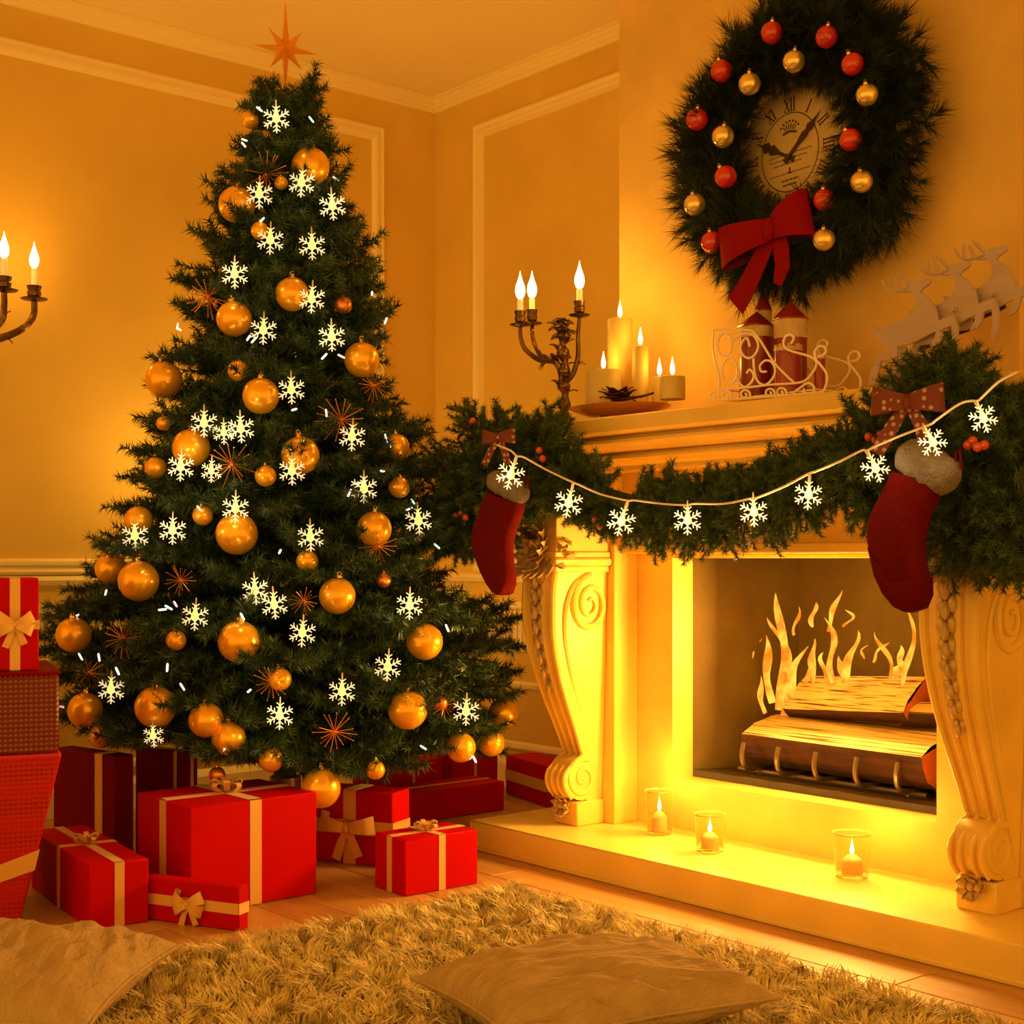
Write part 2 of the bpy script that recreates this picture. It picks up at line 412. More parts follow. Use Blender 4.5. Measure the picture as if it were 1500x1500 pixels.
SH = [(-.01, 1.165), (.02, 1.165), (.022, 1.178), (.05, 1.190), (.072, 1.196), (.072, 1.204), (.052, 1.206), (.052, 1.213), (.085, 1.217), (.115, 1.228), (.130, 1.237), (.130, 1.246), (.104, 1.248), (.104, 1.257), (.152, 1.260), (.165, 1.267), (.165, 1.305), (.160, 1.310), (-.01, 1.310)]
Yc = 2.965
# outward must be to the left of travel: go from right-back to right-front, left-front, left-back with room outside => reverse order
MB().sweep([(-a, b) for a, b in SH], [(-1.62, YF-.001), (-1.62, Yc), (-3.34, Yc), (-3.34, YF-.001)][::-1], (0, 0, 0), (1, 0, 0), (0, 1, 0), (0, 0, 1)).build('cornice', 'stone', fp, True, ang=22)
MB().box(-3.345, -1.615, 2.96, YF-.001, 1.166, 1.3095).build('mantel_shelf', 'stone', fp, True)
def console(x0, x1):
    yf = 2.80
    prof = [(yf+.012, .868), (yf, .82), (yf-.002, .74), (yf+.006, .66), (yf+.030, .57), (yf+.066, .48), (yf+.108, .39), (yf+.135, .325), (yf+.143, .30)]
    cy, cz, r = 2.938, .232, .068
    for k in range(0, 13):
        a = math.radians(80+k*17); prof.append((cy+r*math.cos(a), cz+r*math.sin(a)))
    prof += [(2.955, .160), (3.018, .160), (3.018, .34), (3.018, .60), (3.018, .868)]
    c = MB().prism(prof, (0, 0, 0), (0, 1, 0), (0, 0, 1), (1, 0, 0), x0+.008, x1-.008)
    xm = (x0+x1)/2
    tp = lambda z: float(np.interp(z, [.10, .30, .75, .9], [.62, .62, 1, 1]))
    def taper(mb): mb.v = [(xm+(a-xm)*tp(z), b, z) for a, b, z in mb.v]; return mb
    o = taper(c).build('console_leg', 'stone', fp, True, ang=30, bevel=.004)
    fr = prof[:9]
    for xx in (x0+.012, x0+.052, x1-.052, x1-.012):            # ribs down the front
        taper(MB().tube(smooth_path([(xx, a-.001, b) for a, b in fr]+[(xx, cy-r*.95, cz+.02), (xx, cy-r*1.0, cz-.02), (xx, cy-r*.6, cz-.055)], 4), .011, 8)).build('rib', 'stone', o, True)
    for xs, sg in ((x1-.008, 1), (x0+.008, -1)):
        sp = []
        for k in range(60):
            a = k/59*PI*4.2; rr = .075*(1-k/59*.86)
            sp.append((xs, 2.945+rr*math.cos(PI*.5+a*1.0)*1.0, .765+rr*math.sin(PI*.5+a)*1.15))
        taper(MB().tube(sp, [.013*(1-.6*k/59) for k in range(60)], 8)).build('volute', 'stone', o, True)
        ed = smooth_path([(xs, 2.945, .851), (xs, 2.885, .83), (xs, 2.850, .77), (xs, 2.845, .68), (xs, 2.868, .58), (xs, 2.905, .48), (xs, 2.94, .39), (xs, 2.962, .31)], 5)
        taper(MB().tube(ed, .008, 6)).build('edge_bead', 'stone', o, True)
        sp = []
        for k in range(40):
            a = k/39*PI*3.4; rr = .062*(1-k/39*.85); sp.append((xs, cy+rr*math.cos(1.2+a), cz+rr*math.sin(1.2+a)))
        taper(MB().tube(sp, [.011*(1-.5*k/39) for k in range(40)], 8)).build('foot_volute', 'stone', o, True)
    MB().box(xm-.052, xm+.052, 2.905, 3.02, HT, .162, .004).build('foot_block', 'stone', o, True)
    cap = MB().box(x0-.002, x1+.002, 2.795, 3.02, .862, .882, .004).box(x0-.014, x1+.014, 2.782, 3.02, .882, .906, .006).box(x0-.006, x1+.006, 2.79, 3.02, .906, .925, .004)
    cap.build('capital', 'stone', o, True)
    MB().box(x0, x1, 2.80, 3.02, .925, 1.17, .003).build('capital_block', 'stone', o, True)
    ac = MB()
    for lay, (zc, yy, n_, ln, wd) in enumerate([(.955, 2.792, 11, .060, .034), (.915, 2.775, 9, .052, .032), (.955, 2.78, 6, .034, .026)]):
        for k in range(n_):
            a_ = 2*PI*k/n_+lay*.3; dx, dz = math.cos(a_), math.sin(a_)
            ac.leaf((xm+dx*.03, yy, zc+dz*.02), (dx, -.55, dz-.25), (0, -1, .2), ln, wd, -.75, 2, .005, 8)
    for k in range(6): ac.leaf((xm-.06+.024*k, 2.785, .90), ((k-2.5)*.22, -.35, -1), (0, -1, 0), .075, .034, -.5, 2, .005, 8)
    for sx in (-1, 1):
        for k in range(4): ac.leaf((xm+sx*.078, 2.81+.015*k, .90+.03*(k % 3)), (sx*.6, -.5, (-1, .4, -.4, .8)[k]), (sx, -.4, 0), .055, .03, -.7, 2, .005, 8)
    for dx in (-.03, 0, .03): ac.ball((xm+dx, 2.765, .950), .014, 10, 6)
    ac.build('acanthus', 'gilt', o, True)
    gl = MB()                                                    # husk drop on the front
    for i in range(8):
        t = .84-.046*i; yy = float(np.interp(t, [.48, .57, .66, .74, .82], [yf+.066, yf+.03, yf+.006, yf-.002, yf])); q = 1-.05*i
        for sgn in (-1, 1): gl.ball((xm+sgn*.017*q*tp(t), yy-.010, t+.006), .018*q, 8, 6, (.75, .7, 1.25))
        gl.ball((xm, yy-.016, t-.008), .016*q, 8, 6, (.7, .8, 1.5))
    gl.build('husk_garland', 'gilt', o, True)
    fo = MB()
    for lay, (zc, yy, n_, ln, wd) in enumerate([(.150, 2.897, 9, .034, .022), (.145, 2.889, 6, .024, .018)]):
        for k in range(n_):
            a_ = 2*PI*k/n_+lay*.4; fo.leaf((xm+math.cos(a_)*.016, yy, zc+math.sin(a_)*.012), (math.cos(a_), -.5, math.sin(a_)-.2), (0, -1, .2), ln, wd, -.7, 2, .004, 6)
    for dx in (-.02, 0, .02): fo.ball((xm+dx, 2.884, .150), .010, 8, 6)
    fo.build('foot_leaf', 'gilt', o, True)
console(-3.27, -3.12); console(-1.87, -1.715)
# firebox
fx = thing('firebox', 'brown brick-lined firebox recess behind the fireplace opening', 'firebox', (-2.49, 3.3, OB))
YR = YS+.09; BK = 3.58
bl, brx = -2.835, -2.14
def quad(nm, pts, m, th=.01):
    a, b, c, d = [Vector(p) for p in pts]; n = (b-a).cross(d-a).normalized()*th
    return MB().add([a, b, c, d, a+n, b+n, c+n, d+n], [(0, 1, 2, 3), (7, 6, 5, 4), (0, 4, 5, 1), (1, 5, 6, 2), (2, 6, 7, 3), (3, 7, 4, 0)]).build(nm, m, fx, True, smooth=False)
quad('firebox_side', [(OL-.005, YR, OB), (OL-.005, YR, OT+.05), (bl, BK, OT+.05), (bl, BK, OB)], 'firebrick')
quad('firebox_back', [(bl, BK, OB), (bl, BK, OT+.05), (brx, BK, OT+.05), (brx, BK, OB)], 'firebrick')
quad('firebox_side', [(brx, BK, OB), (brx, BK, OT+.05), (OR+.005, YR, OT+.05), (OR+.005, YR, OB)], 'firebrick')
quad('firebox_floor', [(OL-.005, YR, OB), (bl, BK, OB), (brx, BK, OB), (OR+.005, YR, OB)], 'firefloor', -.02)
quad('firebox_hood', [(OL-.005, YR, OT+.05), (OR+.005, YR, OT+.05), (brx, BK, OT+.05), (bl, BK, OT+.05)], 'firebrick', -.01)
# grate
gr = thing('fire_grate', 'dark iron fire grate with upturned prongs under the logs', 'fire grate', (-2.45, 3.3, OB))
for k in range(5):
    p = pY([1092, 1143, 1198, 1258, 1318][k], [1135, 1140, 1146, 1152, 1160][k], 3.235); x = p.x
    MB().tube(smooth_path([(x, 3.228, OB+.12), (x, 3.219, OB+.085), (x, 3.232, OB+.05), (x, 3.29, OB+.038), (x, 3.46, OB+.038)], 5), .0075, 8).build('prong', 'iron', gr, True)
MB().tube([(-2.84, 3.30, OB+.028), (-2.18, 3.30, OB+.028)], .009, 8).build('crossbar', 'iron', gr, True)
MB().tube([(-2.80, 3.43, OB+.028), (-2.20, 3.43, OB+.028)], .009, 8).build('crossbar', 'iron', gr, True)
for x in (-2.76, -2.24):
    for y in (3.30, 3.43): MB().tube([(x, y, OB), (x, y, OB+.03)], .008, 8).build('leg', 'iron', gr, True)
def log(label, c, L, r, rz, roll, pitch=0, frac=.62, sec=1.0):
    t = thing('firewood_log', label, 'log', c, (0, 0, rz), 'split logs on the fire grate')
    n = 14; A = 2*PI*frac; rings = 9; v0 = []
    rr = [r*(1+random.uniform(-.06, .06)) for _ in range(n+1)]
    def pt(x, k, sc=1): a = roll-A/2+A*k/n; return (x, rr[k]*sc*math.cos(a), rr[k]*sc*math.sin(a)*sec+pitch*x)
    b = MB(); vs = []
    for i in range(rings):
        x = -L/2+L*i/(rings-1); j = 1+random.uniform(-.03, .03)
        vs += [pt(x, k, j) for k in range(n+1)]
    fs = [(i*(n+1)+k, i*(n+1)+k+1, (i+1)*(n+1)+k+1, (i+1)*(n+1)+k) for i in range(rings-1) for k in range(n)]
    b.add(vs, fs); b.build('bark', 'bark', t)
    s = MB()                                                    # split face: ridged sheet between the two rims
    q = 9; vs = []
    for i in range(13):
        x = -L/2+L*i/12
        a, e = Vector(pt(x, 0)), Vector(pt(x, n)); m = (a+e)/2; nn = Vector((0, math.cos(roll+PI), math.sin(roll+PI)*sec))
        for k in range(q):
            u = k/(q-1); p = a.lerp(e, u)+nn*(math.sin(u*PI)*r*.12+(.10*r*noise.noise((x*2, k*1.7, roll)) if 0 < k < q-1 else 0)); vs.append(p)
    s.add(vs, [(i*q+k, i*q+k+1, (i+1)*q+k+1, (i+1)*q+k) for i in range(12) for k in range(q-1)])
    s.build('split_face', 'splitwood', t)
    for x in (-L/2, L/2):
        MB().add([pt(x, k) for k in range(n+1)], [tuple(range(n+1))]).build('cut_end', 'endgrain', t, smooth=False)
    return t
GZ = OB+.048
lw = -2.47
log('large dark split log lying across the front of the grate', (-2.47, 3.335, GZ+.088), .64, .088, math.radians(-2), math.radians(-72), .0, .62, 1.0)
log('split log lying behind the large front log', (-2.42, 3.475, GZ+.085), .54, .075, math.radians(3), math.radians(-65), 0, .70)
log('pale split log laid on top of the burning pile', (-2.50, 3.41, GZ+.217), .44, .070, math.radians(-3), math.radians(-48), .06, .56)
log('small orange-ended log wedged at the end of the pile', (-2.235, 3.415, GZ+.186), .17, .036, math.radians(20), math.radians(-60), .0, .72)
# flames
fi = thing('fire', 'yellow and orange flames rising from the burning logs', 'fire', (-2.47, 3.42, GZ+.2))
FL = [(1140, 1040, 868, 16, .02), (1128, 1030, 930, 14, -.02), (1160, 1045, 945, 15, .03), (1150, 1000, 905, 11, -.03), (1178, 1030, 965, 12, .02), (1165, 930, 888, 6, .01),
      (1193, 1000, 935, 11, -.02), (1206, 1005, 955, 9, .02), (1222, 1000, 905, 11, -.03), (1216, 925, 864, 8, .02), (1238, 1000, 922, 12, .03), (1190, 918, 882, 7, .01),
      (1238, 918, 893, 5, .02), (1232, 1000, 960, 11, 0), (1265, 965, 945, 3, .01), (1283, 970, 940, 6, .02), (1302, 995, 926, 7, -.02), (1310, 1000, 965, 10, .02),
      (1326, 1005, 890, 9, .02), (1322, 990, 945, 8, -.02), (1118, 1045, 990, 9, -.01), (1106, 965, 935, 3, .01), (1145, 1075, 1000, 11, .01)]
for i, (px, yb, yt, hw, sw) in enumerate(FL):
    Yd = 3.36+.10*((i*37) % 10)/10
    b, t = pY(px, yb, Yd), pY(px, yt, Yd); hgt = t.z-b.z; rad = hw*3.4/F
    pts = []; rs = []
    for k in range(15):
        u = k/14
        pts.append((b.x+sw*math.sin(u*5+i)*1.2*u+sw*u, b.y+.012*math.sin(u*4+i*2), b.z+hgt*u))
        rs.append(max(.0004, rad*(.35+1.2*u)*(1-u)**.8*1.35*(1+.25*math.sin(u*9+i*1.7))))
    MB().tube(pts, rs, 10, flat=.55).build('flame', 'flame', fi, True)
al = bpy.data.lights.new('fire_light', 'AREA'); al.shape = 'RECTANGLE'; al.size = .5; al.size_y = .22; al.energy = 20; al.color = (1, .5, .10)
ao = bpy.data.objects.new('fire_light', al); COL.objects.link(ao); ao.parent = fi; ao.location = Vector((-2.47, 3.30, .66))-wloc(fi); ao.rotation_euler = (PI/2, 0, PI)
ao.rotation_euler = (-PI/2, 0, 0)
lamp((-2.50, 3.30, .74), 1.6, (1, .5, .1), .06, fi, 'fire_light')

# ------------------------------------------------------------------ conifer sprays
def needles(segs, nl, per, nw, r, tilt=58, tiltv=14):
    """segs: list of (p0, p1) ; per needles per metre"""
    P0 = np.array([s[0] for s in segs], float); P1 = np.array([s[1] for s in segs], float)
    Ls = np.linalg.norm(P1-P0, axis=1); cnt = np.maximum(1, (Ls*per).astype(int))
    idx = np.repeat(np.arange(len(segs)), cnt); n = len(idx)
    u = r.random(n)[:, None]; P = P0[idx]*(1-u)+P1[idx]*u
    A = (P1-P0)[idx]/Ls[idx][:, None]
    R = r.normal(size=(n, 3)); R -= A*(R*A).sum(1)[:, None]; R /= np.linalg.norm(R, axis=1)[:, None]
    th = np.radians(tilt+r.normal(size=n)*tiltv)[:, None]
    D = A*np.cos(th)+R*np.sin(th); Lr = (nl*(.7+.5*r.random(n)))[:, None]
    U = np.cross(D, A); U /= np.maximum(np.linalg.norm(U, axis=1), 1e-6)[:, None]; V = np.cross(D, U)
    a = nw*.6
    q0 = P+U*a; q1 = P-U*a*.5+V*a*.87; q2 = P-U*a*.5-V*a*.87; q3 = P+D*Lr
    vs = np.stack([q0, q1, q2, q3], 1).reshape(-1, 3)
    b = (np.arange(n)*4)[:, None]
    fs = np.concatenate([b+np.array([0, 1, 3]), b+np.array([1, 2, 3]), b+np.array([2, 0, 3])], 1).reshape(-1, 3)
    return vs, fs
def spray(name, L, seed, m='needle', nl=.027, per=620, nw=.0022, twl=.16, sp=.045, start=.25, droop=.0, up=.18, srad=.004, tilt=58, bare=False):
    r = np.random.default_rng(seed); segs = []; mb = MB()
    ctr = lambda u: np.array([L*u, .03*L*math.sin(3*u+seed), L*(-droop*u*u+.06*math.sin(2.5*u))])
    K = 8; main = [ctr(i/K) for i in range(K+1)]
    for i in range(K):
        if i/K >= start*.6: segs.append((main[i], main[i+1]))
    mb.tube([tuple(p) for p in main], [srad*(1-.6*i/K) for i in range(K+1)], 5)
    s = start*L; sd = 1
    while s < L*.97:
        u = s/L; p = ctr(u); tl = twl*(1.05-.6*u)*(.75+.5*r.random())
        ang = math.radians(38+18*r.random())*sd; el = up*(r.random()*2-.6)
        d = np.array([math.cos(ang), math.sin(ang), el]); d /= np.linalg.norm(d)
        q = p+d*tl*.5; e = q+(d+np.array([.25, 0, .10]))*tl*.5
        segs += [(p, q), (q, e)]; mb.tube([tuple(p), tuple(q), tuple(e)], [srad*.5, srad*.4, srad*.25], 4)
        if tl > .11:
            for sg in (-1, 1):
                a2 = ang+sg*math.radians(40); d2 = np.array([math.cos(a2), math.sin(a2), el]); d2 /= np.linalg.norm(d2)
                segs.append((q, q+d2*tl*.38))
        s += sp*(.7+.6*r.random()); sd = -sd
    vs, fs = needles(segs, nl, per, nw, r, tilt)
    k = len(mb.v); nst = len(mb.f)
    # fast mesh
    me = bpy.data.meshes.new(name)
    allv = np.concatenate([np.array(mb.v, float), vs]); tris = fs+k
    faces = [f for f in mb.f]+[tuple(t) for t in tris.tolist()]
    me.from_pydata(allv.tolist(), [], faces)
    me.materials.append(MATS['stem']); me.materials.append(MATS[m])
    mi = np.ones(len(faces), dtype=np.int32); mi[:nst] = 0; me.polygons.foreach_set('material_index', mi)
    me.update(); return me
def orient(o, p, d, roll=0.0):
    d = Vector(d).normalized(); o.location = p
    o.rotation_euler = (roll, -math.asin(max(-1, min(1, d.z))), math.atan2(d.y, d.x))

# ------------------------------------------------------------------ the tree
TD = 4.55; tb = pd(418, 900, TD); TX, TY = tb.x, tb.y
TZ = [.0, .18, .25, .42, .59, .77, .945, 1.165, 1.385, 1.61, 1.83, 2.05, 2.27, 2.43, 2.6]
TR = [.60, .64, .69, .72, .73, .65, .55, .49, .425, .36, .29, .20, .135, .05, .0]
def trad(z): return float(np.interp(z, TZ, TR))
tree = thing('christmas_tree', 'tall dark green decorated Christmas tree in the room corner', 'christmas tree', (TX, TY, 0))
MB().lathe([(.035, .0), (.034, .6), (.028, 1.4), (.018, 2.2), (.008, 2.38)], 10).build('trunk', 'stem', tree)
st = MB()
for k in range(4):
    a = k*PI/2+.4; st.tube([(0, 0, .12), (.25*math.cos(a), .25*math.sin(a), .012)], [.014, .010], 8)
st.lathe([(.05, .05), (.05, .2)], 12).build('stand', 'iron', tree)
SPR = {}
for L in (.16, .24, .33, .43, .54, .66, .76):
    SPR[L] = [spray('branch', L, int(L*100)*3+q, nl=.033, per=820, nw=.0033, twl=.11+.13*min(1, L/.6), sp=.034 if L > .2 else .026, start=.12 if L < .3 else .22, droop=.05) for q in range(2)]
keys = sorted(SPR); nb = 0
def branch(z, az, L, pitch, roll=None):
    global nb
    k = min(keys, key=lambda q: abs(q-L)); o = link('branch', SPR[k][nb % 2], tree); nb += 1
    d = (math.cos(az)*math.cos(pitch), math.sin(az)*math.cos(pitch), math.sin(pitch))
    orient(o, (0, 0, z), d, random.uniform(-.5, .5) if roll is None else roll)
    s = L/k; o.scale = (s, max(.8, min(1.2, s)), 1)
tiers = [.30, .385, .49, .60, .71, .82, .93, 1.05, 1.17, 1.29, 1.41, 1.53, 1.65, 1.77, 1.89, 2.0, 2.11, 2.21, 2.30]
for i, z in enumerate(tiers):
    r = trad(z); n = max(6, int(6.0+r*15.6)); ph = random.random()*6
    for k in range(n):
        az = ph+2*PI*(k+random.uniform(-.28, .28))/n
        L = (r-.02)*random.uniform(.76, 1.12); pit = math.radians(np.interp(z, [.2, .6, 1.2, 2.3], [-4, 5, 14, 28])+random.uniform(-8, 8))
        branch(z-L*math.sin(pit)*.8, az, L/math.cos(pit), pit)
for k in range(6): branch(2.27, k*1.05, .12, math.radians(48+random.uniform(-10, 10)))
branch(2.26, 0, .16, math.radians(85)); branch(2.24, .9, .22, math.radians(62)); branch(2.24, 4.0, .20, math.radians(66))
# axis helpers for hanging things on the tree
AX = Vector((TX, TY, 0))
def tree_d(px, py, k=1.0, back=.0):
    r = ray(px, py); best = None; bd = 9
    for i in range(300):
        d = 3.6+i*.004; p = CAM+r*d; q = math.hypot(p.x-TX, p.y-TY)
        if q <= trad(p.z)*k: return d+back
        e = q-trad(p.z)*k
        if e < bd: bd = e; best = d
    return best
def zone(p):
    z = p.z
    return ('near the tree top' if z > 2.0 else 'on the upper tree' if z > 1.55 else 'at the middle of the tree' if z > 1.1 else 'on the lower tree' if z > .6 else 'along the lowest branches')
def side(px, py):
    c = (px-418)/(trad(pd(px, py, 4.2).z)*F/4.55+1)
    return 'towards the wall candles' if c < -.33 else 'towards the fireplace' if c > .33 else 'facing the rug'
# star topper
ap = pd(415, 72, TD)
stt = thing('star_topper', 'orange eight-pointed paper star topping the Christmas tree', 'tree star', (TX, TY, 2.40))
sm = MB(); c = Vector((0, 0, ap.z-2.40)); ux = RT; uz = Vector((0, 0, 1)); fw = -FD
pts = []
lens = [.16, .080, .105, .088, .15, .078, .105, .092]
angs = [90, 48, 8, -42, -90, -128, 168, 130]
angs = [90, 45, -10, -52, -90, -130, 172, 128]
ring = []
for i in range(8):
    a = math.radians(angs[i]); ring.append(c+(ux*math.cos(a)+uz*math.sin(a))*lens[i])
    a2 = angs[i]; b2 = angs[(i+1) % 8]
    if b2 > a2+180: b2 -= 360
    if b2 > a2: b2 = b2-360 if b2-a2 > 180 else b2
    am = math.radians((a2+b2)/2); ring.append(c+(ux*math.cos(am)+uz*math.sin(am))*.031)
k = len(ring); vs = ring+[c+fw*.026, c-fw*.026]
sm.add(vs, [(i, (i+1) % k, k) for i in range(k)]+[((i+1) % k, i, k+1) for i in range(k)])
sm.build('star', 'starpaper', stt, smooth=False)
MB().lathe([(.004, -.06), (.004, .10), (.006, .12)], 8, (0, 0, 0)).build('stem', 'goldcap', stt)
# baubles
BIG = [(455, 244, 56), (347, 300, 54), (428, 431, 50), (343, 467, 52), (240, 556, 54), (530, 527, 52), (382, 580, 54), (280, 656, 56), (440, 667, 56), (347, 782, 62), (548, 775, 52),
       (203, 851, 60), (162, 833, 46), (494, 873, 54), (350, 940, 62), (622, 940, 54), (108, 930, 52), (228, 1036, 62), (125, 1040, 52), (302, 1055, 52), (335, 1082, 50), (597, 1040, 58),
       (470, 1155, 58), (738, 1045, 46), (675, 1095, 44), (720, 1088, 40), (203, 762, 42), (580, 655, 40), (148, 1078, 36)]
SML = [(367, 175, 27), (381, 338, 27), (349, 543, 31), (228, 685, 32), (389, 697, 32), (585, 714, 32), (450, 822, 32), (410, 995, 34), (397, 1113, 36), (550, 1128, 28), (240, 620, 22), (297, 755, 30), (258, 938, 30), (412, 268, 20)]
COP = [(503, 447, 26), (562, 850, 22), (645, 1030, 22), (318, 1135, 24)]
SNOW = [(405, 174), (442, 268), (380, 285), (487, 302), (396, 352), (457, 360), (344, 402), (457, 438), (386, 484), (486, 494), (427, 571), (299, 620), (353, 628), (328, 634), (516, 640), (265, 684), (428, 690),
        (533, 716), (345, 745), (455, 787), (198, 785), (253, 777), (613, 763), (286, 903), (374, 865), (402, 886), (443, 927), (600, 887), (568, 977), (501, 1013), (410, 1048), (683, 1042), (163, 1010), (310, 690), (225, 1078)]
def ball_proto(m):
    t = thing('bauble', 'x', 'bauble')
    b = MB().ball((0, 0, 0), 1, 28, 16).build('ball', m, t, ang=180)
    cp = MB().lathe([(.20, .95), (.20, 1.10), (.16, 1.16), (.05, 1.17)], 14).build('cap', 'goldcap', t)
    MB().tube([(.10*math.cos(a), 0, 1.22+.10*math.sin(a)) for a in np.linspace(0, 2*PI, 13)[:-1]], .022, 5, closed=True).build('loop', 'goldcap', cp)
    return t
protos = {}
def bauble(px, py, dia, m, size, group, back=0):
    rpx = dia/2; d = tree_d(px, py, 1.0, 0)-.02+back; R = rpx*d/F; p = pd(px, py, d)
    if m not in protos: t = protos[m] = ball_proto(m)
    else: t = copy_tree(protos[m])
    t.location = p; t.scale = (R, R, R); t.rotation_euler = (random.uniform(-.12, .12), random.uniform(-.12, .12), random.random()*6)
    tg = p+Vector((0, 0, R*1.1))-AX; rr = math.hypot(tg.x, tg.y)
    if rr > trad(p.z)*.93:
        branch(max(.12, tg.z-rr*.10), math.atan2(tg.y, tg.x), rr*1.03, math.atan2(rr*.10, rr))
    near = [s for s in SNOW if math.hypot(s[0]-px, s[1]-py) < rpx+18]
    t['group'] = group
    t['label'] = '%s bauble %s, %s%s' % (size, zone(p), side(px, py), ', under a snowflake' if near else '')
    return t
for px, py, di in BIG:
    t = bauble(px, py, di, 'gold', 'large gold', 'large gold baubles on the tree', .03 if di < 47 else 0)
    if (px, py) == (470, 1155): t['label'] = 'large gold bauble hanging lowest of all, in front of the red gifts'
for px, py, di in SML: bauble(px, py, di, 'gold', 'small gold', 'small gold baubles on the tree')
for px, py, di in COP: bauble(px, py, di, 'copper', 'small copper-red', 'small copper baubles on the tree')
# snowflake lights
def flake_mesh():
    mb = MB(); 
    for k in range(6):
        a = k*PI/3+PI/2; d = Vector((math.cos(a), 0, math.sin(a))); n = Vector((-math.sin(a), 0, math.cos(a)))
        mb.tube([d*.1, d*1.0], [.085, .07], 6, flat=.7)
        for u, l in ((.42, .30), (.70, .30)):
            for s in (-1, 1): mb.tube([d*u, d*u+(d*.75+n*s)*l*.85], [.065, .05], 5, flat=.7)
    return mb
flm = flake_mesh().mesh('snowflake', 'flake'); blm = MB().lathe([(.02, -.34), (.20, -.24), (.27, -.05), (.24, .12), (.15, .35), (.09, .60), (.06, .78)], 12, (0, -.12, 0)).mesh('bulb', 'bulb')
skm = MB().lathe([(.055, .72), (.06, 1.0), (.045, 1.28), (.03, 1.32)], 10, (0, -.06, 0)).mesh('socket', 'wire')
FACE = math.atan2(FD.y, FD.x)-PI/2
def snow(p, R, label, group, rot=0, parent=None):
    if parent is None:
        t = thing('snowflake_light', label, 'snowflake light', p, (0, rot, FACE+random.uniform(-.15, .15)), group); t.scale = (R, R, R)
        link('snowflake', flm, t); link('bulb', blm, t); link('socket', skm, t); return t
    t = link('snowflake', flm, parent); t.location = p-wloc(parent); t.rotation_euler = (0, rot, FACE); t.scale = (R, R, R)
    link('bulb', blm, t); link('socket', skm, t); return t
for i, (px, py) in enumerate(SNOW):
    d = tree_d(px, py, 1.0)-.105; p = pd(px, py, d); R = (21 if i not in (13, 33, 34) else 17)*d/F
    t = snow(p, R, 'lit snowflake light %s, %s' % (zone(p), side(px, py)), 'snowflake lights on the tree', random.uniform(-.08, .08))
    if i % 3 == 0: lamp(p+Vector((.05, -.05, .02)), .12, (1, .75, .35), .02, None, 'snowflake_glow')
for i, (az, z, r) in enumerate([(2.4, .95, .62), (3.3, 1.25, .50), (2.9, .62, .70), (1.5, .7, .62), (2.6, 1.6, .36), (1.0, .55, .48)]):   # unseen snowflake lights added behind the tree to brighten the walls
    p = Vector((TX+math.cos(az)*r, TY+math.sin(az)*r, z)); p.x = max(p.x, XA+.12)
    t = snow(p, .042, 'added unseen snowflake light on the wall side of the tree', 'added snowflake lights behind the tree'); t.rotation_euler = (0, 0, az+PI/2)
    lamp(p+Vector((math.cos(az), math.sin(az), 0))*.03, 2.6, (1, .52, .09), .04, None, 'snowflake_glow')  # strong lamp added with each hidden flake to light the wall
# starbursts
def burst_mesh(seed, n=16):
    r = random.Random(seed); mb = MB()
    for k in range(n):
        a = 2*PI*k/n+r.uniform(-.12, .12); e = r.uniform(-.8, .35)
        d = Vector((math.cos(a)*math.cos(e), math.sin(e), math.sin(a)*math.cos(e)))*r.uniform(.75, 1.05)
        mb.tube([(0, 0, 0), d], [.022, .018], 5); mb.ball(d, .035, 6, 4)
    mb.ball((0, 0, 0), .1, 8, 6)
    return mb.mesh('spikes', 'copper')
bm_ = [burst_mesh(q) for q in range(3)]
for i, (px, py, di) in enumerate([(390, 255, 72), (305, 435, 66), (500, 615, 78), (340, 680, 76), (490, 1072, 66), (180, 935, 62), (554, 800, 56), (265, 850, 50), (650, 1035, 40), (398, 1000, 56), (548, 565, 50), (445, 880, 44), (130, 985, 44)]):
    d = tree_d(px, py)-.035; p = pd(px, py, d); t = link('starburst_ornament', bm_[i % 3]); R = di/2*d/F
    t.location = p; t.scale = (R, R, R); t.rotation_euler = (0, i*1.3, FACE)
    tag(t, 'spiky copper starburst ornament %s %s' % (zone(p), side(px, py)), 'ornament', 'starburst ornaments on the tree')
# tiny fairy bulbs
ledm = {c: MB().lathe([(.15, -1), (.28, -.8), (.3, .6), (.18, 1)], 8).mesh('fairy_bulb', 'led_'+c) for c in ('white', 'teal', 'pink')}
LED = [(364, 495), (372, 498), (475, 522), (500, 522), (585, 470), (478, 605), (431, 600), (524, 708), (512, 722), (247, 890), (238, 893), (257, 885), (410, 808), (355, 903), (245, 978), (267, 1006), (172, 983), (118, 962), (365, 1012), (100, 1025), (145, 963), (338, 205), (342, 212), (370, 158), (380, 160), (456, 175), (492, 262), (240, 478), (232, 482), (565, 640), (570, 650), (292, 745), (384, 322), (155, 868), (655, 920), (645, 935), (600, 745), (605, 735), (560, 690), (690, 1110), (695, 1112), (620, 1095), (330, 1095), (90, 1035), (115, 900), (640, 800), (545, 430)]
def hits(px, py):
    r = ray(px, py); return any(math.hypot(CAM.x+r.x*d-TX, CAM.y+r.y*d-TY) < trad(CAMZ+r.z*d)*.97 for d in np.arange(3.6, 5.2, .02))
for i, (px, py) in enumerate(LED):
    while not hits(px, py): px += 5 if px < 418 else -5
    c = ('white', 'teal', 'white', 'pink')[i % 4]; d = tree_d(px, py)-.06; p = pd(px, py, d)
    t = link('fairy_bulb', ledm[c]); t.location = p; s = .011; t.scale = (s, s, s*1.1); t.rotation_euler = (random.uniform(.4, 1.5), 0, random.random()*6)
    tag(t, 'tiny %s fairy bulb %s %s' % ({'white': 'white', 'teal': 'greenish', 'pink': 'pinkish'}[c], zone(p), side(px, py)), 'fairy light', 'tiny fairy bulbs on the tree')

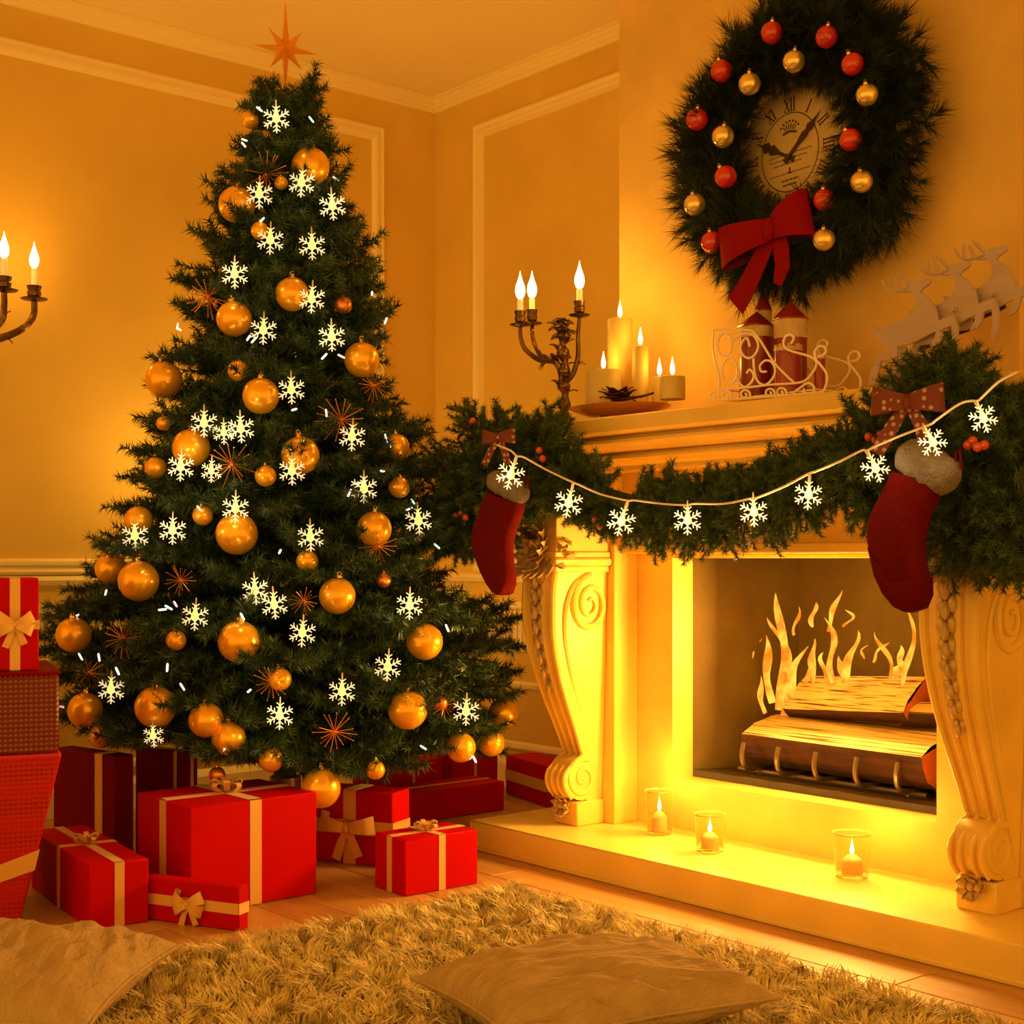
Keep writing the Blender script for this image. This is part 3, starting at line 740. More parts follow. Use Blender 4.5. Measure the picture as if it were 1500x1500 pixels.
# ------------------------------------------------------------------ gifts
def bow_mesh(kind):
    mb = MB()
    if kind == 'pom':                     # small rosette of loops lying on top (z up)
        for k in range(9):
            a = 2*PI*k/9; r = 1.0 if k % 2 else .8; el = .55 if k % 2 else .9
            d = Vector((math.cos(a), math.sin(a), 0)); pts = []
            for q in range(11):
                u = q/10*2*PI; rr = (1-math.cos(u))/2
                pts.append(d*(rr*r*.95)+Vector((0, 0, 1))*(math.sin(u)*.22+rr*el*.5+.1))
            mb.strip(pts, d.cross(Vector((0, 0, 1))), .30, .02)
        mb.ball((0, 0, .25), .16, 8, 6)
    else:                                 # flat bow facing -Y : loops and tails in XZ
        for sx, ang, L in ((1, .45, .95), (-1, .45, .95), (1, -.35, .9), (-1, -.35, .9)) if kind == 'star' else ((1, .15, 1.1), (-1, .2, 1.1)):
            d = Vector((sx*math.cos(ang), 0, math.sin(ang))); n = Vector((0, -1, 0)); pts = []
            for q in range(13):
                u = q/12*2*PI; rr = (1-math.cos(u))/2
                pts.append(d*(rr*L)+n*(math.sin(u)*.25+.16))
            wd = [.30+.34*(1-math.cos(q/12*2*PI))/2 for q in range(13)]
            mb.strip(pts, d.cross(n), wd, .025)
        for sx, ln in ((.55, 1.0), (-.6, 1.15)):
            mb.strip([(0, -.1, 0), (sx*.4, -.16, -.45*ln), (sx*.8, -.10, -1.0*ln)], [Vector((1, 0, .3*sx))]*3, [.22, .3, .36], .025)
        mb.ball((0, -.2, 0), .2, 10, 8, (1, .8, 1))
    return mb
POM = bow_mesh('pom').mesh('bow', 'ribbon'); STB = bow_mesh('star').mesh('bow', 'ribbon'); FLB = bow_mesh('flat').mesh('bow', 'ribbon')
def gift(label, corner, ang, wl_, wr, h, m='red', rib=.022, ribs='cross', bow=None, bowsize=.04, z0=0.0, bl=.5, br_=.5):
    """corner = nearest vertical edge (x,y); wr extends along dir(ang) (to the right), wl_ along dir(ang+90) (to the left)"""
    t = thing('gift_box', label, 'gift box', (corner[0], corner[1], z0), (0, 0, ang))
    MB().box(0, wr, 0, wl_, .0006, h, .003).build('box', m, t)
    e = .0016; r = rib/2
    def band_x(y):  # band in plane of constant y, round the box
        mb = MB(); mb.box(-e, 0.0005, y-r, y+r, .001, h+e).box(wr-.0005, wr+e, y-r, y+r, .001, h+e).box(-e, wr+e, y-r, y+r, h-.0005, h+e); return mb
    def band_y(x):
        mb = MB(); mb.box(x-r, x+r, -e, .0005, .001, h+e).box(x-r, x+r, wl_-.0005, wl_+e, .001, h+e).box(x-r, x+r, -e, wl_+e, h-.0005, h+e); return mb
    def band_z(z):
        mb = MB(); mb.box(-e, wr+e, -e, .0005, z-r, z+r).box(-e, wr+e, wl_-.0005, wl_+e, z-r, z+r).box(-e, .0005, -e, wl_+e, z-r, z+r).box(wr-.0005, wr+e, -e, wl_+e, z-r, z+r); return mb
    if 'l' in ribs or ribs == 'cross': band_x(wl_*bl).build('ribbon', 'ribbon', t, smooth=False)
    if 'r' in ribs or ribs == 'cross': band_y(wr*br_).build('ribbon', 'ribbon', t, smooth=False)
    if 'h' in ribs: band_z(h*.5).build('ribbon', 'ribbon', t, smooth=False)
    if bow:
        o = link('bow', {'pom': POM, 'star': STB, 'flat': FLB}[bow[0]], t); o.scale = (bowsize,)*3
        f = bow[1]
        if f == 'top': o.location = (wr*br_, wl_*bl, h+e)
        elif f == 'right_face': o.location = (wr*br_, -e, h*.5)         # face with normal -y local
        elif f == 'left_face': o.location = (-e, wl_*bl, h*.5); o.rotation_euler = (0, 0, -PI/2)
    return t
def corner(px, py): p = pZ(px, py, 0); return (p.x, p.y)
def extent(c, ang, px):
    """length along dir ang from corner c until screen column px"""
    d = Vector((math.cos(ang), math.sin(ang), 0)); lo, hi = 0, 2.0
    f = lambda s: (lambda q: 750+F*q.dot(RT)/q.dot(FD))(Vector((c[0], c[1], 0))+d*s)
    up = f(hi) > f(lo)
    for _ in range(40):
        m = (lo+hi)/2
        if (f(m) < px) == up: lo = m
        else: hi = m
    return lo
def topz(px, py, c): d = Vector((c[0], c[1], 0)).dot(FD); return CAMZ-(py-HZ)*d/F
def pgift(label, px, py, ptop, pl, pr, ang=PI/2, maxl=.6, maxr=.6, z0=0, wl_=None, wr=None, **k):
    c = corner(px, py)
    wr = min(maxr, extent(c, ang, pr)) if wr is None else wr
    wl_ = min(maxl, extent(c, ang+PI/2, pl)) if wl_ is None else wl_
    return gift(label, c, ang, wl_, wr, topz(px, ptop, c), **k)
A0 = PI/2
pgift('large bright red gift box with gold ribbon, biggest under the tree', 279, 1342, 1183, 201, 464, A0, bow=('pom', 'top'), bowsize=.055, br_=.5, rib=.034)
pgift('medium red gift box with gold ribbon and rosette bow next to the leaning stack', 131, 1363, 1268, 46, 218, A0-.12, bow=('pom', 'top'), bowsize=.04, rib=.024)
pgift('small flat red gift box with gold bow on its front face', 350, 1365, 1300, 210, 364, math.radians(25)+A0-.0, maxr=.2, ribs='h', bow=('star', 'left_face'), bowsize=.05, rib=.026)
pgift('red cube gift box with gold cross ribbon standing on the bare floorboards', 593, 1314, 1231, 549, 700, A0-.02, bow=('pom', 'top'), bowsize=.04, rib=.022)
pgift('tall dark red gift box with one gold ribbon behind the medium gift', 168, 1285, 1108, 78, 196, A0+.2, m='darkred', ribs='l', rib=.034, bl=.25)
pgift('small dark red gift box with two thin gold ribbons between the big boxes', 272, 1262, 1102, 198, 290, A0+.35, m='darkred', ribs='lr', rib=.012, bl=.2, maxr=.3)
pgift('red gift box with large floppy gold bow on its front', 575, 1272, 1162, 462, 600, math.radians(25)+A0, m='red', ribs='lh', bow=('flat', 'left_face'), bowsize=.085, rib=.042, bl=.55, maxr=.25)
pgift('long low red gift box lying towards the fireplace', 596, 1208, 1163, 570, 739, A0, ribs='l', rib=.014, wl_=.18)
pgift('flat red gift box with gold band beside the hearth end', 800, 1183, 1122, 722, 815, A0-.25, ribs='h', rib=.04, wl_=.34, wr=.14)
gift('red gift box with thin gold ribbon standing behind the long low box', (-4.10, 2.86), A0, .20, .26, .175, rib=.012, ribs='cross')
gift('red gift box half hidden by the lowest tree branches near the wall', (-4.12, 3.18), A0, .22, .22, .205, rib=.012, ribs='cross')
# stack by the left edge
SR = YAW+.40; O_ = pd(22, HZ, 3.42)
def stk(x, y, z): q = Vector((math.cos(SR), math.sin(SR), 0))*x+Vector((-math.sin(SR), math.cos(SR), 0))*y; return (O_.x+q.x, O_.y+q.y, z)
tl = thing('gift_box', 'big tapered red mesh-textured gift box with gold band near its foot', 'gift box', stk(-.2, .20, 0), (0, 0, SR))
hw0, hw1, hh = .213, .308, .43
b = MB(); vs = [(-hw0, -.17, .0006), (hw0, -.17, .0006), (hw0, .17, .0006), (-hw0, .17, .0006), (-hw1, -.23, hh), (hw1, -.23, hh), (hw1, .20, hh), (-hw1, .20, hh)]
b.add(vs, [(3, 2, 1, 0), (4, 5, 6, 7), (0, 1, 5, 4), (1, 2, 6, 5), (2, 3, 7, 6), (3, 0, 4, 7)]).build('box', 'red_mesh', tl, smooth=False, bevel=.008)
def q(z): k = z/hh; return hw0+(hw1-hw0)*k+.002, .17+.06*k+.002, .17+.03*k+.002
vs = []
for z_, sx, sy in [(-.02, -1, -1), (.14, 1, -1), (.13, 1, 1), (.02, -1, 1)]:
    for dz in (0, .05):
        a_, f_, k_ = q(max(z_+dz, .002)); vs.append((sx*a_, -f_ if sy < 0 else k_, max(z_+dz, .002)))
o = MB().add(vs, [(0, 2, 3, 1), (2, 4, 5, 3), (4, 6, 7, 5), (6, 0, 1, 7)]).build('ribbon', 'ribbon', tl, smooth=False); md = o.modifiers.new('solid', 'SOLIDIFY'); md.thickness = .002
t2 = thing('gift_box', 'dark red gift box with gold perforated dots on top of the tapered box', 'gift box', stk(-.2, .16, hh+.001), (0, 0, SR))
MB().box(-.30, .300, -.19, .19, 0, .19, .006).build('box', 'darkred_mesh', t2)
MB().box(-.304, .304, -.194, .194, .19, .199, .003).build('lid', 'darkred', t2)
t3 = thing('gift_box', 'upright red gift box with gold cross ribbon and bow, topmost of the stack', 'gift box', stk(0, 0, hh+.2005), (0, 0, SR))
MB().box(-.17, .055, 0, .2, .0005, .225, .003).build('box', 'red', t3)
MB().box(-.012, .012, -.0016, .001, .0008, .2265).box(-.012, .012, -.0016, .2016, .2245, .2266).build('ribbon', 'ribbon', t3, smooth=False)
MB().box(-.1716, .0566, -.0018, .001, .100, .122).build('ribbon', 'ribbon', t3, smooth=False)
o = link('bow', STB, t3); o.location = (0, -.0018, .112); o.scale = (.048,)*3

# ------------------------------------------------------------------ wreath and clock
def on_wall(px, py, off=0): return pY(px, py, YF-off)
wc = on_wall(1161, 213, .13); WRR = .262
wr_ = thing('wreath', 'large dark evergreen wreath hanging on the chimney breast around the clock', 'wreath', (wc.x, YF-.112, wc.z))
MB().tube([(WRR*math.cos(a), 0, WRR*math.sin(a)) for a in np.linspace(0, 2*PI, 49)[:-1]], .045, 10, closed=True).build('ring', 'stem', wr_)
WSP = [spray('sprig', .17, 500+q, m='needle_w', nl=.062, per=1150, nw=.0018, twl=.09, sp=.03, start=.05, tilt=29, up=.3) for q in range(3)]
for k in range(150):
    a = 2*PI*k/150; lane = k % 4
    tang = Vector((math.sin(a), 0, -math.cos(a))); rad = Vector((math.cos(a), 0, math.sin(a)))
    if lane == 0: d = tang*.75+rad*.75; off = .02; y = 0
    elif lane == 1: d = tang+Vector((0, -.5, 0))+rad*.25; off = 0; y = -.03
    elif lane == 2: d = tang*.8-rad*.66+Vector((0, -.12, 0)); off = -.0; y = -.03
    else: d = tang+rad*.45+Vector((0, -.2, 0)); off = .03; y = -.015
    o = link('sprig', WSP[k % 3], wr_); orient(o, rad*(WRR+off)+Vector((0, y, 0)), d, PI/2+random.choice((0, PI))+random.uniform(-.4, .4)); s = random.uniform(.72, 1.04)*(.92 if lane == 2 else 1); o.scale = (s, s, s)
WB = [(1131, 48, 'r'), (1211, 54, 'r'), (1249, 94, 'r'), (1057, 104, 'r'), (1021, 175, 'r'), (1063, 259, 'r'), (1246, 205, 'r'), (1208, 293, 'r'), (1043, 355, 'r'),
      (1163, 90, 'g'), (1098, 123, 'g'), (1270, 139, 'g'), (1059, 200, 'g'), (1018, 300, 'g'), (1262, 266, 'g'), (1207, 351, 'g')]
for px, py, c in WB:
    p = pY(px, py, YF-.225); d = (p-CAM).dot(FD); R = 16.5*d/F; m = 'redball' if c == 'r' else 'goldpale'
    if m not in protos: t = protos[m] = ball_proto(m)
    else: t = copy_tree(protos[m])
    t.location = p; t.scale = (R,)*3; t.rotation_euler = (.5, random.uniform(-.4, .4), .3)
    a = math.degrees(math.atan2(p.z-wc.z, p.x-wc.x)) % 360
    inner = math.hypot(p.z-wc.z, p.x-wc.x) < .245
    wh = 'at the top of the wreath' if 55 < a < 120 else 'at the foot of the wreath' if 235 < a < 320 else 'on the candle side of the wreath' if 120 <= a <= 235 else 'on the reindeer side of the wreath'
    tag(t, '%s bauble %s%s' % ('red' if c == 'r' else 'gold', wh, ', close to the clock' if inner else ', outer edge'), 'bauble', ('red' if c == 'r' else 'gold')+' baubles on the wreath')
bc = pY(1138, 338, YF-.225)
wbw = thing('wreath_bow', 'big red felt bow on the lower edge of the wreath', 'bow', bc)
def bowloop(d, L, w0, w1, n=Vector((0, -1, 0)), fat=.035):
    pts = []; wd = []
    for q in range(15):
        u = q/14*2*PI; rr = (1-math.cos(u))/2; pts.append(d*(rr*L)+n*(math.sin(u)*fat+.01)); wd.append(w0+(w1-w0)*rr)
    return MB().strip(pts, d.cross(n), wd, .003)
bowloop(Vector((-1, 0, -.12)).normalized(), .185, .06, .115).build('loop', 'bowred', wbw)
bowloop(Vector((.95, 0, .22)).normalized(), .12, .055, .13).build('loop', 'bowred', wbw)
MB().strip([(-.01, -.01, -.01), (-.04, -.02, -.07), (-.10, -.015, -.15), (-.135, -.01, -.18)], [Vector((.9, 0, -.3)), Vector((.9, 0, -.4)), Vector((.8, 0, -.5)), Vector((.9, 0, -.1))], [.045, .055, .065, .07], .003).build('tail', 'bowred', wbw)
MB().strip([(.015, -.01, -.01), (.035, -.025, -.06), (.035, -.02, -.10), (.01, -.01, -.145)], [Vector((1, 0, .1)), Vector((1, 0, 0)), Vector((1, 0, -.3)), Vector((1, 0, -.9))], [.04, .05, .05, .03], .003).build('tail', 'bowred', wbw)
MB().ball((0, -.03, 0), .024, 14, 10, (.9, .7, 1.3)).build('knot', 'bowred', wbw)
CKD = .075; cc = on_wall(1157, 224, CKD); CR = .185
ck = thing('wall_clock', 'round parchment-coloured wall clock with roman numerals inside the wreath', 'clock', (cc.x, YF-CKD+.026, cc.z))
MB().lathe([(CR, -CKD+.027), (CR, .022), (CR-.006, .026), (CR-.02, .026), (.0, .026)], 48, (0, 0, 0), (0, -1, 0)).build('face', 'clockface', ck)
MB().tube([(.098*math.cos(a), -.0265, .002+.108*math.sin(a)) for a in np.linspace(0, 2*PI, 49)[:-1]], .0014, 4, closed=True).build('inner_ring', 'ink', ck)
ROM = ['XII', 'I', 'II', 'III', 'IIII', 'V', 'VI', 'VII', 'VIII', 'IX', 'X', 'XI']
for k, s_ in enumerate(ROM):
    a = PI/2-k*PI/6; u = Vector((math.cos(a), 0, math.sin(a))); v = Vector((math.sin(a), 0, -math.cos(a))); mb = MB()
    wds = {'I': .010, 'V': .020, 'X': .020}; tot = sum(wds[c] for c in s_); x = -tot/2; o0 = u*.132+Vector((0, -.0268, 0))
    for ch in s_:
        wdt = wds[ch]; h_ = .036
        L_ = lambda a1, b1, a2, b2, th: mb.strip([o0+v*a1+u*b1, o0+v*a2+u*b2], Vector((v*(b2-b1)-u*(a2-a1)).normalized()), th, .001)
        if ch == 'I': L_(x+wdt/2, -h_/2, x+wdt/2, h_/2, .004)
        elif ch == 'V': L_(x+.002, h_/2, x+wdt/2, -h_/2, .004); L_(x+wdt-.002, h_/2, x+wdt/2, -h_/2, .002)
        else: L_(x+.002, h_/2, x+wdt-.002, -h_/2, .004); L_(x+wdt-.002, h_/2, x+.002, -h_/2, .002)
        x += wdt
    L_(-tot/2, h_/2, tot/2, h_/2, .0012); L_(-tot/2, -h_/2, tot/2, -h_/2, .0012)
    mb.build('numeral', 'ink', ck, smooth=False)
tx = MB()
for z, w_, x0 in ((-.005, .15, -.075), (-.018, .13, -.07), (-.030, .10, -.06), (-.058, .14, -.07), (-.075, .06, -.03), (-.088, .05, -.025)):
    tx.tube([(x0+w_*q/40, -.0268, z+.05*w_*q/40+.0022*math.sin(q*1.9)+.0015*math.sin(q*3.7)) for q in range(41)], .0009, 4)
tx.build('script_lines', 'ink', ck)
cr = MB()                                                        # crown emblem
for q in range(7):
    a = (q-3)*.32; cr.ball((.036*math.sin(a), -.027, .052+.036*math.cos(a)), .0032, 6, 4)
for q in range(6):
    a = (q-2.5)*.30; cr.strip([(.020*math.sin(a), -.0268, .050+.016*math.cos(a)), (.032*math.sin(a), -.0268, .052+.030*math.cos(a))], (math.cos(a), 0, -math.sin(a)), .0025, .001)
cr.strip([(-.024, -.0268, .054), (0, -.0268, .060), (.024, -.0268, .054)], (0, 0, 1), .006, .001)
cr.box(-.002, .002, -.0275, -.0262, -.052, -.040).box(-.006, .006, -.0275, -.0262, -.056, -.052)
cr.build('crown_emblem', 'ink', ck)
def hand(nm, ang, L, w_):
    u = Vector((math.sin(ang), 0, math.cos(ang))); v = Vector((math.cos(ang), 0, -math.sin(ang)))
    pl = [(-.010, -.018), (-.004, 0), (-.005, .30*L), (-w_, .50*L), (-w_*.5, .58*L), (-w_*1.1, .66*L), (-.003, .80*L), (0, L), (.003, .80*L), (w_*1.1, .66*L), (w_*.5, .58*L), (w_, .50*L), (.005, .30*L), (.004, 0), (.010, -.018)]
    MB().prism(pl, (0, -.030 if nm == 'hour_hand' else -.034, -.012), v, u, (0, 1, 0), 0, .002).build(nm, 'ink', ck, smooth=False)
hand('minute_hand', math.radians(47), .15, .010); hand('hour_hand', math.radians(-62), .135, .015)
MB().lathe([(.008, 0), (.008, .012), (.003, .014)], 12, (0, -.026, -.012), (0, -1, 0)).build('centre_boss', 'ink', ck)

# ------------------------------------------------------------------ garland
GY = 2.725
gd = thing('mantel_garland', 'thick green fir garland draped along the mantel with full bunches at both ends', 'garland', (-2.49, GY, 1.15))
GSP = [spray('fir_sprig', .13, 700+q, m='needle_g', nl=.021, per=1900, nw=.0019, twl=.095, sp=.018, start=.0, tilt=52, up=.5) for q in range(4)]
def sprig(p, d, s):
    o = link('fir_sprig', GSP[random.randrange(4)], gd); orient(o, Vector(p)-wloc(gd), d, random.random()*6); o.scale = (s, s, s)
def bunch(pxs, n, thick):
    for k in range(n):
        px, py, rr = random.choice(pxs); a = random.random()*2*PI; q = math.sqrt(random.random())*rr
        x, y = px+q*math.cos(a), py+q*math.sin(a)
        Yd = GY+.04-thick*math.sqrt(max(0, 1-(q/rr)**2))*random.uniform(.2, 1)
        p = pY(x, y, Yd); d = RT*math.cos(a)+Vector((0, 0, -math.sin(a)))-FD*random.uniform(-.1, .9)+Vector((random.uniform(-.4, .4), random.uniform(-.4, .2), random.uniform(-.3, .3)))
        sprig(p-d.normalized()*.05, d, random.uniform(.8, 1.1))
bunch([(725, 668, 50), (690, 685, 36), (785, 668, 38), (690, 740, 45), (745, 715, 50), (685, 770, 28), (810, 690, 42)], 120, .14)
bunch([(1310, 655, 50), (1390, 618, 50), (1390, 680, 70), (1470, 632, 50), (1440, 720, 70), (1490, 700, 60), (1290, 690, 36), (1420, 770, 30), (1480, 780, 36), (1390, 580, 24)], 165, .14)
core = []
sw = [(790, 690), (850, 712), (920, 735), (1000, 752), (1080, 748), (1150, 730), (1215, 702), (1270, 680)]
swp = smooth_path([pY(x, y, GY) for x, y in sw], 8)
MB().tube(swp, .022, 8).build('core', 'stem', gd, True)
for k in range(170):
    i = random.randrange(len(swp)-1); p = swp[i]+(swp[i+1]-swp[i])*random.random(); t = (swp[i+1]-swp[i]).normalized()
    a = random.random()*2*PI; u, v = ortho(t); rd = u*math.cos(a)+v*math.sin(a)
    if rd.y > .5: rd.y *= -1
    d = rd+t*random.choice((-1, 1))*random.uniform(.4, 1.0); sprig(p+rd*.008, d, random.uniform(.66, .92))
bm1 = MB()
for px, py, Yd in [(790, 660, 2.62), (795, 672, 2.61), (872, 762, 2.64), (878, 770, 2.64), (676, 752, 2.62), (682, 758, 2.61), (668, 756, 2.62), (685, 622, 2.64), (692, 617, 2.64), (1273, 640, 2.62), (1290, 638, 2.61), (1283, 645, 2.61), (1418, 652, 2.58), (1432, 655, 2.57), (1442, 652, 2.58), (1425, 646, 2.58)]:
    p = pY(px, py, Yd); me_ = MB().ball((0, 0, 0), .0105, 12, 8).mesh('berry', 'berry') if 'bme' not in globals() else bme
    bme = me_; o = link('berry', bme, gd); o.location = p-wloc(gd)
# mantel bows
def tie_bow(px, py, Yd, s, label):
    p = pY(px, py, Yd); t = thing('ribbon_bow', label, 'bow', p, (0, 0, .35))
    for sx in (-1, 1):
        mb = bowloop(Vector((sx, 0, .08)).normalized(), .075*s, .03*s, .062*s, fat=.016*s); mb.build('loop', 'polka', t)
        MB().strip([(sx*.006*s, -.008, -.01*s), (sx*.03*s, -.016, -.05*s), (sx*(.065 if sx < 0 else .045)*s, -.012, -.105*s)], (1, 0, .35*sx), [.02*s, .03*s, .032*s], .002).build('tail', 'polka', t)
    MB().ball((0, -.014*s, 0), .013*s, 10, 8, (.9, .8, 1.2)).build('knot', 'polka', t)
tie_bow(733, 642, 2.56, .72, 'small red polka-dot ribbon bow on the garland bunch beside the tree')
tie_bow(1331, 590, 2.54, 1.0, 'larger red polka-dot ribbon bow on the garland below the reindeer')
# string of snowflakes
sl = thing('string_lights', 'string of nine lit snowflakes on a pale wire along the garland', 'string lights', pY(1000, 742, 2.56))
wp = [(728, 652), (748, 660), (757, 668), (768, 670), (800, 688), (838, 706), (848, 710), (880, 724), (918, 733), (930, 733), (970, 738), (1005, 740), (1018, 738), (1060, 738), (1101, 730), (1112, 728), (1150, 712), (1184, 694), (1196, 690), (1232, 675), (1262, 660), (1270, 660), (1280, 655), (1320, 638), (1362, 622), (1372, 615), (1405, 592), (1425, 587), (1432, 588), (1462, 560), (1490, 545)]
MB().tube(smooth_path([pY(x, y, 2.465) for x, y in wp], 4), .0026, 6).build('wire', 'wire', sl, True)
for (px, py), (ax_, ay) in zip([(748, 696), (833, 737), (910, 764), (1007, 762), (1104, 750), (1184, 725), (1282, 686), (1366, 648), (1440, 613)], [(757, 669), (840, 707), (920, 734), (1007, 740), (1103, 730), (1186, 693), (1268, 660), (1352, 627), (1428, 587)]):
    p = pY(px, py, 2.455); d = (p-CAM).dot(FD); R = 22*d/F
    snow(p, R, None, None, math.atan2(ax_-px, py-ay)*.8, sl)
    q0, q1 = pY(ax_, ay, 2.463), p+(pY(ax_, ay, 2.463)-p)*.55
    MB().tube([q0, (q0+q1)/2+Vector((.001, 0, 0)), q1], [.0032, .0036, .0042], 6).build('drop_wire', 'wire', sl, True)
    lamp(p+Vector((.02, -.03, 0)), .10, (1, .7, .3), .015, sl, 'snowflake_glow')

# ------------------------------------------------------------------ stockings
def stocking(label, poly, cuffp, Yd, th, toe, cuffr):
    P = [pY(x, y, Yd) for x, y in poly]; top = P[0]
    t = thing('stocking', label, 'stocking', (top.x, Yd, top.z))
    n = len(P); cen = sum(P, Vector())/n; mb = MB(); vs = []
    lay = [(0.0, .82), (-.35, .95), (-.5, 1.0)]
    prof = [(-1, .72), (-.85, .88), (-.5, .97), (0, 1.0), (.5, .97), (.85, .88), (1, .72)]
    # shrink towards a medial line: move each vertex towards the polygon's mid partner
    half = n//2
    for k, s in prof:
        for i in range(n):
            j = n-1-i; m = (P[i]+P[j])/2; q = m+(P[i]-m)*s; vs.append((q.x, q.y+k*th, q.z))
    fs = [tuple(range(n-1, -1, -1)), tuple(range(6*n, 7*n))]
    for a in range(6):
        for i in range(n): fs.append((a*n+i, a*n+(i+1) % n, (a+1)*n+(i+1) % n, (a+1)*n+i))
    mb.add(vs, fs); mb.build('boot', 'stocking', t, True, ang=80)
    if toe:
        T = [pY(x, y, Yd) for x, y in toe]; n2 = len(T); vs = []
        c2 = sum(T, Vector())/n2
        for k, s in ((-1.12, .80), (-.95, .97), (0, 1.04), (.95, .97), (1.12, .80)):
            for q in T: w_ = c2+(q-c2)*s; vs.append((w_.x, w_.y+k*th, w_.z))
        fs = [tuple(range(n2-1, -1, -1)), tuple(range(4*n2, 5*n2))]
        for a in range(4):
            for i in range(n2): fs.append((a*n2+i, a*n2+(i+1) % n2, (a+1)*n2+(i+1) % n2, (a+1)*n2+i))
        MB().add(vs, fs).build('toe', 'stocking_toe', t, True, ang=80)
    a, b = [pY(x, y, Yd) for x, y in cuffp]
    cu = MB(); path = [a.lerp(b, k/10) for k in range(11)]
    cu.tube(path, [cuffr*(.55 if k in (0, 10) else .88 if k in (1, 9) else 1)*(1+.06*math.sin(k*2.3)) for k in range(11)], 16, flat=1.0)
    cu.build('cuff', 'cuff', t, True, ang=80)
    u = (b-a).normalized(); hp = b
    MB().tube([hp+Vector((0, 0, cuffr*.6)), hp+Vector((.004, 0, cuffr+.02)), hp+Vector((.012, 0, cuffr+.024)), hp+Vector((.016, 0, cuffr*.6))], .0028, 6).build('hanging_loop', 'stocking', t, True)
stocking('large dark red stocking with grey fluffy cuff hanging before the firebox', [(1312, 690), (1300, 718), (1286, 742), (1277, 765), (1275, 790), (1281, 815), (1290, 842), (1303, 870), (1320, 890), (1336, 896),
        (1348, 891), (1356, 872), (1357, 850), (1352, 825), (1350, 795), (1355, 770), (1362, 750), (1370, 735), (1377, 720), (1380, 708)][:20], [(1322, 662), (1398, 706)], 2.52, .03,
        [(1281, 800), (1290, 842), (1303, 870), (1320, 890), (1336, 897), (1349, 891), (1357, 872), (1356, 845), (1318, 852)], .041)
stocking('smaller plain red stocking hanging beside the fireplace leg', [(718, 720), (708, 745), (700, 768), (695, 785), (697, 802), (703, 822), (710, 840), (718, 855), (728, 868), (737, 872), (743, 868),
        (749, 855), (750, 840), (747, 822), (746, 805), (748, 790), (752, 775), (757, 762), (762, 750), (764, 738)], [(720, 701), (769, 727)], 2.545, .026, None, .033)

# ------------------------------------------------------------------ mantel ornaments
MZ = 1.3105
def taper_candle_arm(parent, tip, metal='bronze', ch=.055, s=1.0):
    """cup with drip pan and flame bulb; tip = top of arm, local coords"""
    x, y, z = tip
    MB().lathe([(a*s, b) for a, b in [(.004, -.004), (.010, 0), (.03, .004), (.034, .008), (.030, .009), (.012, .006), (.010, .012), (.016, .016), (.018, .030), (.015, .034), (.017, .042), (.019, .05), (.012, .05), (.011, .044)]], 18, (x, y, z)).build('candle_cup', metal, parent)
    cd_ = MB().lathe([(.0095, 0), (.0095, ch), (.006, ch+.004)], 14, (x, y, z+.044)).build('candle', 'candletube', parent)
    MB().lathe([(.004, 0), (.012, .009), (.0165, .024), (.0145, .042), (.008, .060), (.003, .076), (.0005, .090)], 12, (x, y, z+.044+ch+.002)).build('flame', 'flamebulb', cd_)
    return Vector((x, y, z+.044+ch+.03))
cb = pY(826, 612, 2.97)
ca = thing('candelabra', 'dark bronze candelabra with scrolling arms and lit candle bulbs on the mantel', 'candelabra', (cb.x, 2.97, MZ))
dc = (cb-CAM).dot(FD); kx = dc/F
def lc(px, py, dep=0):      # local point on the plane facing the camera through the base
    return RT*((px-826)*kx)+FD*dep+Vector((0, 0, CAMZ+(HZ-py)*kx-MZ))
MB().lathe([(.001, 0), (.034, 0), (.034, .006), (.026, .012), (.030, .022), (.024, .034), (.014, .040), (.018, .050), (.012, .058), (.012, .075)], 18).build('base', 'bronze', ca)
b0 = lc(824, 596)
MB().tube(smooth_path([(0, 0, .06), lc(828, 575), lc(823, 555), lc(828, 535), lc(824, 510), lc(826, 490), lc(824, 470)], 5), [.016+.006*math.sin(k*1.1) for k in range(31)], 10).build('stem', 'bronze', ca)
bl_ = MB()
for k in range(26):
    a = k*2.4; el = random.uniform(-.3, 1); d = RT*math.cos(a)+FD*math.sin(a)+Vector((0, 0, el)); bl_.leaf(lc(822, 478)+Vector((0, 0, random.uniform(-.03, .02))), d, (0, 0, 1), random.uniform(.03, .05), .028, .5, 2, .004, 6)
bl_.ball(lc(822, 476), .022, 10, 8); bl_.build('flower_head', 'bronze', ca)
lf = MB()
for k, (px, py) in enumerate([(826, 580), (820, 565), (832, 560), (824, 540), (834, 525), (816, 530), (828, 505), (818, 512)]):
    a = k*2.1; d = RT*math.cos(a)+FD*math.sin(a)*.8+Vector((0, 0, .9)); lf.leaf(lc(px, py), d, Vector((0, 0, 1))-d*.3, .05, .024, .7, 2, .003, 8)
lf.build('leaf', 'bronze', ca)
